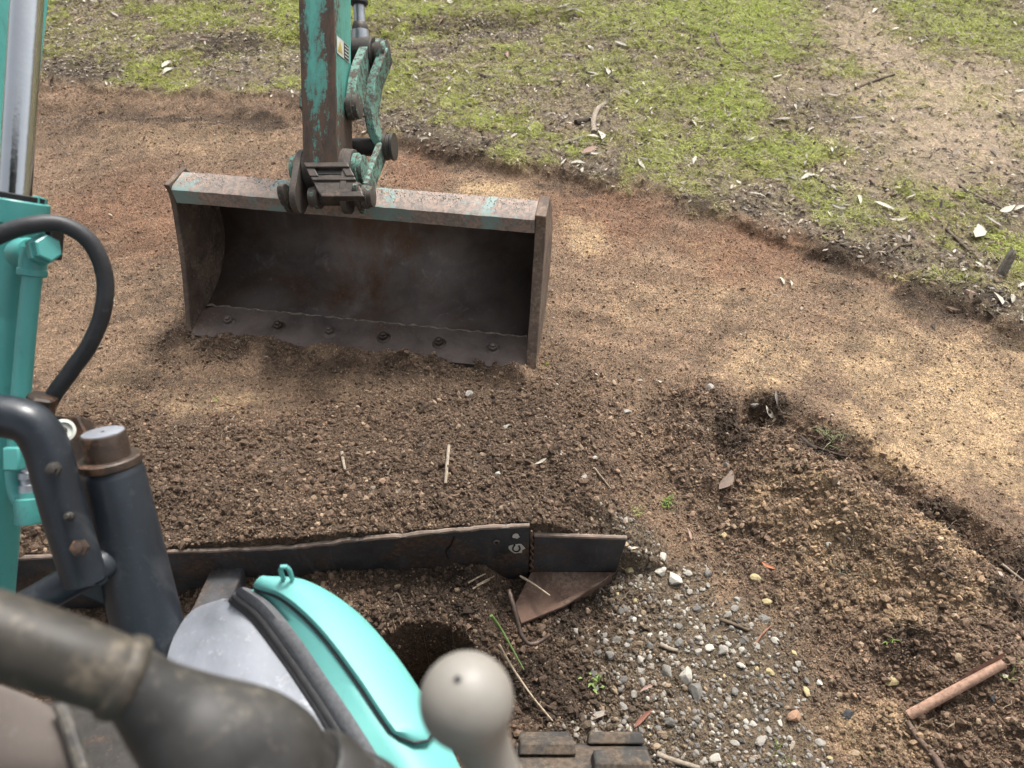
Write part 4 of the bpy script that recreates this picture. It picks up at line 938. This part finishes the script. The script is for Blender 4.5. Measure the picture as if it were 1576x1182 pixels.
scatter('root_fibres', np.stack([x, y, height(x, y) + .004], 1), np.stack([rng.normal(0, .25, n), rng.normal(0, .25, n), rng.uniform(0, 6.28, n)], 1), s[:, None] * np.ones((n, 3)), rng.integers(0, 6, n), col, fibs, 'fine roots and straw in the turned soil')
# soil lying on the bucket's top beam
n = 2400; u = rng.uniform(.02, WID - .03, n); h = TH + .008 + .085 * rng.random(n) ** .8; s = .0016 + .0024 * rng.random(n) ** 2
ok = fbm(u * 1.0, h, 9, 3, .5, 13.) + .15 * rng.random(n) > .46; u, h, s = u[ok], h[ok], s[ok]; n = len(u)
pts = np.array([tuple(bp(a, b, TZ + .003 + .002)) for a, b in zip(u, h)]) + np.array((0, 0, .001))
col = np.array((.34, .29, .24)) * np.exp(rng.normal(0, .3, (n, 1)))
scatter('beam_dirt', pts, rnd_rot(n), s[:, None] * rng.uniform(.8, 1.3, (n, 3)), rng.integers(0, 6, n), col, crumbs, 'dry pale dirt lying along the bucket top')
# ================================================================== INDIVIDUAL THINGS
def link(o): C.objects.link(o); return o
# ---- gravel stones ---------------------------------------------------
def stone_mesh(k):
    r_ = random.Random(100 + k); bm = bmesh.new(); bmesh.ops.create_icosphere(bm, subdivisions=2, radius=.6)
    planes = [(V((r_.gauss(0, 1), r_.gauss(0, 1), r_.gauss(0, 1))).normalized(), r_.uniform(.28, .44)) for _ in range(11)]
    for v in bm.verts:
        for nrm, d in planes:
            e = v.co.dot(nrm) - d
            if e > 0: v.co -= nrm * e
    for v in bm.verts: v.co.z *= r_.uniform(.62, .68); v.co.y *= .85
    me = bpy.data.meshes.new('gravel_stone'); bm.to_mesh(me); bm.free(); me.materials.append(MATS['stone']); return me
SM = [stone_mesh(k) for k in range(10)]
placed = []
def stone(px, py, size, colr, name, label, group, pos=None):
    p = pos if pos is not None else gz(px, py); sz = size
    o = link(bpy.data.objects.new(name, random.choice(SM))); o.location = (p.x, p.y, p.z + sz * random.uniform(.02, .16))
    o.scale = (sz * random.uniform(.9, 1.25), sz * random.uniform(.8, 1.05), sz * random.uniform(.75, 1.05))
    o.rotation_euler = (random.gauss(0, .25), random.gauss(0, .25), random.uniform(0, 6.28)); o.color = (*colr, 1)
    tag(o, label, 'stone', group); placed.append((p.x, p.y, sz)); return o
WHITE, LG, MG, DG, YEL, TANS, PNK = (.40, .375, .325), (.27, .25, .22), (.165, .155, .14), (.05, .05, .052), (.38, .31, .17), (.28, .21, .14), (.33, .20, .13)
hero = [(1015, 880, 24, WHITE, 'white angular stone near the blade wing tip'), (1038, 892, 30, WHITE, 'largest white stone in the gravel close to the blade wing'), (1164, 890, 16, YEL, 'pale yellow pebble at the upper edge of the gravel'), (1178, 926, 17, YEL, 'golden yellow pebble beside the dirt ridge'),
        (1176, 954, 20, MG, 'grey stone beside the twigs at the gravel edge'), (1026, 1033, 22, LG, 'upright light grey flat stone in the middle of the gravel'), (1054, 1040, 22, WHITE, 'whitish wedge stone right of the flat grey one'), (1071, 1065, 32, MG, 'biggest flat grey stone in the gravel'),
        (1305, 1100, 20, DG, 'black round stone on the sandy soil'), (1528, 1075, 15, DG, 'black round stone by the peeling bark tube'), (1371, 1048, 20, YEL, 'pale yellow chip on the sandy slope'), (1223, 1105, 20, PNK, 'orange-pink pointed stone in the gravel'), (1101, 1168, 20, WHITE, 'white oval stone at the bottom of the picture'), (1170, 1142, 20, LG, 'long pale stone in the lower gravel'),
        (1275, 838, 12, WHITE, 'single white chip lying on the brown mound'), (1113, 824, 14, YEL, 'round cream pebble above the gravel'), (1130, 811, 11, TANS, 'small tan pebble above the gravel'), (1293, 1070, 14, TANS, 'tan pebble on the sandy slope above the black stone'), (1240, 1065, 14, YEL, 'yellowish pebble at the gravel margin'), (1185, 1035, 14, YEL, 'small yellow pebble inside the gravel'), (1316, 1160, 16, TANS, 'tan pebble near the bottom edge'),
        (1475, 1013, 16, TANS, 'round tan pebble above the peeling bark tube'), (1508, 1110, 18, TANS, 'rounded tan stone below the peeling bark tube'), (722, 607, 15, LG, 'pale pebble on the heap below the bucket'), (780, 658, 15, LG, 'pale pebble on the heap left of the ridge'), (766, 729, 9, WHITE, 'tiny white pebble on the dark heap'), (897, 737, 12, LG, 'grey pebble on the dark heap'), (868, 700, 10, WHITE, 'white sliver stone on the dark heap'), (915, 706, 11, WHITE, 'white pointed pebble on the dark heap'),
        (1093, 596, 18, LG, 'grey stone at the left end of the dirt ridge'), (1120, 716, 14, MG, 'grey stone at the foot of the trench'), (1160, 625, 16, MG, 'grey flat stone at the top of the trench'), (945, 590, 12, TANS, 'tan pebble right of the bucket corner'), (965, 635, 11, LG, 'small pale pebble on the brown slope')]
for px, py, w_, c_, lab in hero:
    p = gz(px, py); stone(px, py, w_ * 1.05 * dep(p) / FPX, c_, 'stone', lab, None, p)
kinds = [(WHITE, 'white', .22), (LG, 'light grey', .36), (MG, 'mid grey', .30), (YEL, 'yellowish', .04), (TANS, 'tan', .08)]
cnt = 0; tries = 0
while cnt < 262 and tries < 6000:
    tries += 1
    px, py = random.uniform(880, 1290), random.uniform(845, 1180)
    q = gz(px, py); gv = hz(q.x, q.y, ZN['gravel'])
    if random.random() > gv * .9 or gv < .3: continue
    if q.x < tx1 + .02 and q.y < .62: continue
    w_ = random.choice((7, 8, 8, 9, 10, 11, 12, 14, 17)); sz = w_ * dep(q) / FPX
    if any((q.x - a) ** 2 + (q.y - b) ** 2 < (.5 * (sz + s_)) ** 2 for a, b, s_ in placed): continue
    r_ = random.random(); acc = 0
    for c_, nm, pr_ in kinds:
        acc += pr_
        if r_ <= acc: break
    k_ = random.uniform(.75, 1.15); c2 = tuple(v * k_ for v in c_)
    sect = 'close to the blade wing' if py < 915 and px < 1080 else 'along the dirt mound margin' if px > 1140 and py < 1090 else 'in the dark soil left of the gravel' if px < 960 else 'near the bottom of the picture' if py > 1090 else 'in the middle of the gravel'
    szn = 'small' if w_ < 10 else 'medium' if w_ < 13 else 'large'
    stone(px, py, sz, c2, 'gravel_stone', f'{szn} {nm} crushed stone {sect}', f'{szn} {nm} stones {sect}', q); cnt += 1
# ---- fallen leaves -----------------------------------------------------
def leaf_mesh(k):
    r_ = random.Random(300 + k); n = 9; vs = []; curl = r_.uniform(-.25, .35); side = r_.uniform(-.18, .18); cup = r_.uniform(.1, .5); tw = r_.uniform(-1.3, 1.3); r_e_ = r_.uniform(.6, 1.2)
    for i in range(n):
        t = i / (n - 1); w_ = (.105 * math.sin(math.pi * t ** r_e_) ** .9 + .004) * r_.uniform(.82, 1.12); cx = t - .5; cy = side * (t - .5) ** 2 * 2; cz = curl * (t - .5) ** 2 * 1.2
        for s_ in (-1, -.5, 0, .5, 1):
            a = tw * (t - .5); vs.append((cx, cy + s_ * w_ * math.cos(a), cz + abs(s_) ** 2 * w_ * cup + s_ * w_ * math.sin(a)))
    fs = [(i * 5 + j, i * 5 + j + 1, i * 5 + 6 + j, i * 5 + 5 + j) for i in range(n - 1) for j in range(4)]
    me = bpy.data.meshes.new('fallen_leaf'); me.from_pydata(vs, [], fs); me.polygons.foreach_set('use_smooth', [True] * len(fs)); me.materials.append(MATS['leaf']); return me
LM = [leaf_mesh(k) for k in range(10)]
def leaf(px, py, wpx, ang, colr, label, group=None, lift=.012, wide=1.0):
    p = gz(px, py); l = wpx * dep(p) / FPX
    o = link(bpy.data.objects.new('fallen_leaf', random.choice(LM))); o.location = (p.x, p.y, p.z + lift); l *= .92; o.scale = (l, l * wide * random.uniform(.7, 1.35), l * random.uniform(.7, 2.2))
    nrm = V((hz(p.x - .04, p.y) - hz(p.x + .04, p.y), hz(p.x, p.y - .04) - hz(p.x, p.y + .04), .08)).normalized()
    q = nrm.to_track_quat('Z', 'Y') ; o.rotation_euler = (q @ V((0, 0, 1)).rotation_difference(V((0, 0, 1)))).to_euler()
    o.rotation_euler = (Matrix(q.to_matrix()) @ Matrix.Rotation(R(ang), 3, 'Z') @ Matrix.Rotation(random.gauss(0, .25), 3, 'X')).to_euler()
    k_ = random.uniform(.8, 1.1); o.color = (*[v * k_ for v in colr], 1); tag(o, label, 'leaf', group); return o
PAL, GRY, BRN, PKB = (.42, .39, .32), (.28, .245, .21), (.14, .09, .06), (.30, .20, .16)
leaf(178, 25, 34, -12, GRY, 'single grey-brown leaf on bare soil beside the chrome rod', None)
leaf(258, 101, 34, -8, PAL, 'pale leaf lying crossed on the dark turf strip, upper of two'); leaf(258, 110, 30, -14, PAL, 'pale leaf on the dark turf strip, lower of two'); leaf(165, 131, 22, 35, PAL, 'small pale curled leaf at the dirt edge, left of the bucket arm')
leaf(692, 4, 34, -6, PAL, 'pale leaf at the top edge above the dark rut'); leaf(640, 122, 20, -60, PAL, 'pale leaf on the grass right of the curved link'); leaf(655, 155, 20, -50, PKB, 'thin tan leaf in the litter right of the arm')
leaf(763, 172, 16, -70, PAL, 'whitish scrap leaf in the litter above the bucket'); leaf(652, 216, 18, 25, PAL, 'white leaf on the dirt edge just right of the coupler')
leaf(768, 214, 18, 15, PAL, 'pale leaf left of the slender pointed one by the dirt edge'); leaf(790, 212, 22, -45, PAL, 'slender pointed leaf by the dirt edge')
for px, py, a, wp in ((868, 12, 75, 26), (880, 18, 20, 24), (893, 20, -15, 26)): leaf(px, py, wp, a, PAL, 'pale leaf in the cluster at the top edge of the grass', 'leaf cluster at the top edge')
leaf(905, 74, 28, 5, PAL, 'pale folded leaf on bright grass above the fork of twigs'); leaf(956, 70, 28, -12, PAL, 'wide pale leaf on bright grass beside the folded one'); leaf(874, 88, 22, -20, GRY, 'greyish leaf left of the folded pale leaf')
for px, py, a, wp in ((908, 115, -40, 30), (918, 120, 15, 26), (935, 112, -30, 34)): leaf(px, py, wp, a, PAL, 'pale leaf in the loose cluster above the bent branch', 'leaves above the bent branch')
for px, py, a, wp in ((926, 212, -8, 38), (912, 214, 50, 24), (906, 236, 50, 34), (917, 242, 20, 22)): leaf(px, py, wp, a, PAL if px != 906 else PKB, 'leaf heaped at the foot of the bent branch', 'leaves at the foot of the bent branch', .02, 1.3)
leaf(868, 252, 22, 35, PAL, 'pale leaf on the litter left of the branch foot'); leaf(890, 252, 26, -50, PAL, 'pale leaf below the branch foot')
leaf(1066, 190, 26, -62, PAL, 'white curled leaf on dark soil patch, middle of the grass'); leaf(1080, 198, 22, -5, PAL, 'small pale leaf touching the white curled one')
leaf(985, 257, 34, 8, PAL, 'long pale leaf above the dirt edge, middle right'); leaf(994, 249, 26, 50, PAL, 'pale leaf crossing the long one above the dirt edge'); leaf(1068, 249, 28, -20, PAL, 'pale leaf near the dirt edge right of the crossing pair')
leaf(1205, 186, 32, 5, GRY, 'grey-brown leaf on sparse grass below the straight twig'); leaf(1223, 166, 20, -55, PAL, 'tiny pale curled leaf near the bare patch'); leaf(1197, 120, 24, 5, PAL, 'pale leaf above the dark soil patch')
leaf(1320, 184, 32, 4, GRY, 'grey leaf at the edge of the bare sandy patch'); leaf(1318, 231, 22, 20, GRY, 'short curled leaf at the sandy patch corner')
leaf(1214, 276, 30, 0, PAL, 'white ragged leaf on the dark litter, left piece'); leaf(1240, 274, 36, -22, PAL, 'white ragged leaf on the dark litter, right piece'); leaf(1163, 302, 34, -18, PAL, 'pale leaf close above the dirt edge')
leaf(1288, 322, 30, -30, PAL, 'pale pointed leaf in the litter right of the leaf by the edge'); leaf(1322, 310, 32, -4, PAL, 'pale flat leaf, uppermost of the row over the right dirt edge'); leaf(1360, 320, 36, -8, PAL, 'large pale leaf in the row over the right dirt edge'); leaf(1378, 343, 32, -6, PAL, 'lowest pale leaf of the row over the right dirt edge')
leaf(1436, 340, 26, -25, PKB, 'pinkish-brown broad leaf in the litter'); leaf(1505, 362, 46, -12, PAL, 'big white curved leaf by the weathered stake', None, .02, 1.6); leaf(1522, 350, 34, 65, GRY, 'grey upturned leaf standing on the big white one', None, .03, 2.0); leaf(1528, 377, 32, 5, PKB, 'tan leaf under the big white one')
leaf(1548, 326, 40, -10, PAL, 'white broad leaf near the right edge'); leaf(1568, 322, 30, -50, PAL, 'white leaf at the very right edge above the stake')
leaf(1536, 463, 34, -4, PAL, 'white leaf in the litter below the stake, left one'); leaf(1556, 461, 28, -20, PAL, 'white leaf in the litter below the stake, right one'); leaf(1502, 408, 28, -30, PAL, 'white torn leaf left of the stake'); leaf(1572, 441, 24, 70, PAL, 'white leaf cut off by the right edge')
leaf(1466, 479, 24, 20, BRN, 'brown curved leaf on the sand at the right'); leaf(1252, 440, 20, 15, BRN, 'small dark leaf on the dirt beside the pale pair')
leaf(1204, 435, 20, -45, PAL, 'cream leaf on the dirt, left of a pair'); leaf(1216, 437, 20, 60, PAL, 'cream leaf on the dirt, right of a pair'); leaf(1346, 18, 26, 0, PAL, 'pale leaf at the top of the bare patch'); leaf(1560, 38, 22, 0, PAL, 'pale leaf on dark grass in the top right corner')
leaf(920, 1105, 50, 80, GRY, 'broad grey-brown leaf propped against the track', None, .01, 1.3); leaf(988, 1108, 44, 85, (.22, .10, .07), 'narrow reddish leaf at the track corner'); leaf(993, 1062, 26, -15, PKB, 'pink-grey leaf bit in the gravel'); leaf(1180, 875, 24, -30, (.35, .14, .07), 'orange-brown leaf sliver above the gravel')
leaf(1183, 638, 40, -15, PAL, 'yellowish curved bark leaf at the top of the trench'); leaf(1195, 620, 36, -35, GRY, 'grey split leaf at the ridge top'); leaf(1120, 745, 46, 55, (.19, .14, .11), 'pinkish slab of leaf standing in the trench', None, .02, 2.2); leaf(832, 715, 24, -60, PAL, 'small pale leaf on the dark heap'); leaf(1060, 823, 26, 0, PKB, 'tan leaf at the blade wing end of the gravel')
for k in range(95):
    while True:
        px, py = random.uniform(560, 1576), random.uniform(0, 470)
        q = gz(px, py)
        if hz(q.x, q.y, ZN['gd']) > .03: break
    if py > 260 and px < 900: continue
    lc, ln_ = random.choice(((PAL, 'pale'), (GRY, 'grey'), (PKB, 'tan'), (BRN, 'brown'), (GRY, 'grey')))
    sect = 'between arm and bent branch' if px < 850 else 'on the grass above the bent branch' if px < 1080 and py < 160 else 'on the bright grass at the top' if px < 1300 and py < 160 else 'on or around the bare sandy patch' if py < 260 and px >= 1300 else 'in the litter above the dirt edge' if px < 1300 else 'in the litter near the stake'
    leaf(px, py, random.uniform(10, 24), random.uniform(-60, 60), lc, f'small {ln_} dead leaf {sect}', f'small {ln_} leaves {sect}')
for k in range(12):
    px, py = random.uniform(70, 440), random.uniform(5, 125)
    lc, ln_ = random.choice(((GRY, 'grey'), (PKB, 'tan'), (BRN, 'brown')))
    leaf(px, py, random.uniform(10, 18), random.uniform(-60, 60), lc, f'small {ln_} dead leaf on the turf left of the arm', f'small {ln_} leaves left of the arm')
# ---- sticks --------------------------------------------------------------
def stick_(pts, wpx, colr, label, name='twig', lift=.006, taper=.6, group=None, m='wood', cat=None):
    ps = [gz(a, b) + V((0, 0, lift + (c[0] if c else 0))) for a, b, *c in pts]; r_ = wpx / 2 * dep(ps[0]) / FPX
    cc = cr(ps, 5); n = len(cc); rad = [r_ * (1 - (1 - taper) * i / n) * random.uniform(.88, 1.12) for i in range(n)]
    o = MB().tube(cc, rad, 9).build(name, m, angle=60); o.color = (*colr, 1)
    base = V(cc[0]); o.data.transform(Matrix.Translation(-base)); o.location = base
    return tag(o, label, cat or ('stick' if name != 'green_stalk' else 'grass'), group)
WD, WG, WB, WP = (.11, .085, .06), (.24, .20, .155), (.05, .038, .03), (.33, .26, .19)
stick_([(1100, 52), (1108, 72), (1128, 88), (1155, 106)], 6, WD, 'thin dark curved twig lying on bright grass'); stick_([(1316, 138), (1345, 126), (1376, 116)], 5, WD, 'straight twig at the edge of the bare sandy patch')
stick_([(914, 208), (913, 190), (919, 172), (931, 163)], 9, WG, 'bent grey branch standing out of the leaves', 'branch', .012, .75); stick_([(860, 226), (880, 219), (900, 212)], 9, (.17, .15, .10), 'mossy log piece left of the bent branch', 'branch'); stick_([(886, 191), (902, 187), (915, 182)], 11, WB, 'dark bark chunk beside the bent branch', 'bark_piece')
stick_([(740, 118), (752, 121), (768, 123)], 6, WB, 'short dark bark piece lying on the grass', 'bark_piece'); stick_([(1476, 288), (1495, 300), (1520, 312), (1545, 325)], 4, WD, 'long thin twig beside the sandy patch'); stick_([(1455, 355), (1475, 373), (1490, 388)], 5, WD, 'thin dark twig left of the white curved leaf'); stick_([(1365, 392), (1385, 380), (1402, 378)], 4, WD, 'short twig on the litter above the right dirt edge'); stick_([(1245, 268), (1275, 288), (1296, 300)], 4, WD, 'thin twig beside the ragged white leaf'); stick_([(930, 112), (940, 120), (951, 128)], 4, WB, 'little dark twig by the pale leaf cluster')
stick_([(691, 690), (690, 705), (688, 725), (686, 748)], 5.5, WG, 'pale upright stick on the dark heap', lift=.01, taper=.9); stick_([(527, 700), (529, 712), (532, 727)], 6, WG, 'short grey stick on the heap in front of the blade', lift=.008); stick_([(914, 722), (928, 740), (942, 757)], 3.5, WP, 'thin pale straw stick on the dark heap'); stick_([(596, 735), (602, 722)], 4, WD, 'tiny twig end on the heap')
stick_([(1228, 678), (1255, 690), (1290, 702), (1328, 708)], 5, WB, 'dark forked root lying along the ridge'); stick_([(1232, 676), (1244, 686), (1256, 694)], 8, WB, 'short black stick at the ridge'); stick_([(1440, 530 + 345), (1462, 890)], 5, WB, 'dark twig at the right end of the ridge'); stick_([(1540, 870), (1558, 884), (1574, 896)], 5, WG, 'grey twig at the right picture edge')
stick_([(1010, 1162), (1035, 1172), (1075, 1184)], 9, WG, 'grey-brown stick at the bottom beside the track', lift=.008, taper=.8); stick_([(1395, 1112), (1412, 1138), (1436, 1165), (1450, 1190)], 8, (.13, .09, .07), 'flaking brown bark strip below the bark tube', 'bark_piece', taper=1.4); stick_([(1015, 993), (1030, 1000), (1043, 1003)], 8, WG, 'short thick twig among the gravel'); stick_([(1160, 995), (1172, 978), (1187, 964)], 4, (.22, .12, .08), 'reddish twig crossing the gravel margin'); stick_([(1108, 955), (1130, 963), (1152, 972)], 6, WD, 'brown twig at the gravel margin')
stick_([(800, 910), (820, 922), (845, 940)], 4, WP, 'pale straw lying over the rusty gusset plate', lift=.075); stick_([(768, 1000), (785, 1030), (815, 1075), (850, 1118)], 4, WP, 'long pale straw lying beside the knob', lift=.03)
stick_([(757, 972, .06), (775, 995, .05), (806, 1042, .02)], 6, (.16, .24, .08), 'single green grass blade hanging beside the knob', 'green_stalk', .02, .3, m='blade_leaf')
for k, (px, py) in enumerate(((735, 893), (748, 897), (742, 902))): stick_([(px - 14, py + 8), (px, py), (px + 12, py - 6)], 3, WP, 'pale dry straw on the soil behind the blade', lift=.012, group='straws behind the blade')
for k in range(7):
    px = 610 + k * 22; stick_([(px, 985 + 3 * (k % 3), .05), (px - 5 + 3 * k % 7, 1000, .03), (px - 8, 1015, .02)], 2.4, WD, 'fine root hanging over the dark hollow', 'root', .0, .5, 'roots over the hollow', cat='root')
# hollow bark tube
a, b = gz(1395, 1105) + V((0, 0, .016)), gz(1540, 1026) + V((0, 0, .018)); d = (b - a).normalized(); r_ = 7.5 * dep(a) / FPX
L_ = (b - a).length
o = MB().lathe(a, b, [(0, r_ * .80), (.0, r_), (L_ * .3, r_ * 1.02), (L_ * .7, r_ * .94), (L_, r_ * .86), (L_, r_ * .62), (L_ * .5, r_ * .75), (.03, r_ * .78)], 20).build('bark_tube', 'wood'); o.color = (.40, .25, .18, 1)
o.data.transform(Matrix.Translation(-a)); o.location = a; tag(o, 'hollow pinkish-brown bark tube lying on the sandy soil', 'bark')
side_ = d.cross(UPZ).normalized()
o = MB().prism([a + d * .11 - side_ * r_ * .9, a + d * .17 - side_ * (r_ + .008), a + d * (L_ + .01) - side_ * (r_ + .004) + UPZ * .012, a + d * L_ - side_ * r_ * .8], V((0, 0, .003))).build('bark_strip', 'wood'); o.color = (.13, .065, .045, 1)
tag(o, 'dark peeled bark strip behind the bark tube', 'bark')
# weathered stake
p = gz(1543, 422); o = MB().prism([p + V((-.016, 0, -.02)), p + V((.018, 0, -.02)), p + V((.017, .003, .075)), p + V((.008, .002, .10)), p + V((.002, .002, .085)), p + V((-.006, .001, .108)), p + V((-.015, 0, .08))], V((.004, .022, 0))).build('wooden_stake', 'wood', bevel=.001); o.color = (.22, .20, .175, 1); tag(o, 'split weathered grey stake in the litter', 'stake')
# ---- green plants ---------------------------------------------------------
def plant(px, py, nb, h, spread, wid, colr, label, name='grass_tuft', seed=1, lean=1.0):
    p = gz(px, py); me = bpy.data.meshes.new(name); bm = tuft(seed, nb, h, spread, wid, lean); bm.to_mesh(me); bm.free(); me.materials.append(MATS['blade_leaf']); o = link(bpy.data.objects.new(name, me)); o.location = p - V((0, 0, .003)); o.color = (*colr, 1); return tag(o, label, 'plant' if name != 'grass_tuft' else 'grass')
GRN = (.16, .24, .05)
plant(978, 790, 22, .035, .010, .0028, (.22, .24, .08), 'yellow-green grass tuft above the blade wing, left of two', seed=3); plant(1027, 777, 26, .035, .011, .003, GRN, 'bright green grass tuft above the blade wing, right of two', seed=4)
plant(1275, 668, 40, .045, .02, .0025, (.15, .17, .07), 'uprooted clump of grass on the ridge', seed=5, lean=1.6); plant(1300, 880, 22, .04, .014, .002, (.14, .13, .08), 'dull withered grass clump in the mound', seed=6, lean=1.7); plant(915, 1055, 14, .035, .012, .009, (.20, .27, .09), 'small leafy green weed in the dark soil by the track', 'weed', 7)
plant(840, 562, 7, .02, .006, .007, (.22, .26, .04), 'tiny yellow-green sprout at the bucket corner', 'weed', 8); plant(333, 617, 6, .016, .005, .006, (.20, .26, .06), 'tiny green sprout on the dirt left of the bucket', 'weed', 9); plant(1372, 990, 7, .03, .008, .003, GRN, 'few green blades in the dark hollow of the slope', seed=10, lean=1.4); plant(1568, 1040, 9, .035, .012, .003, GRN, 'green blades at the right picture edge', seed=11, lean=1.4)
plant(1200, 1165, 18, .02, .02, .0025, GRN, 'thin green sprouts in the lower gravel', seed=12); plant(1340, 1145, 18, .02, .03, .0025, (.17, .2, .08), 'mossy sprouts right of the lower gravel', seed=13)
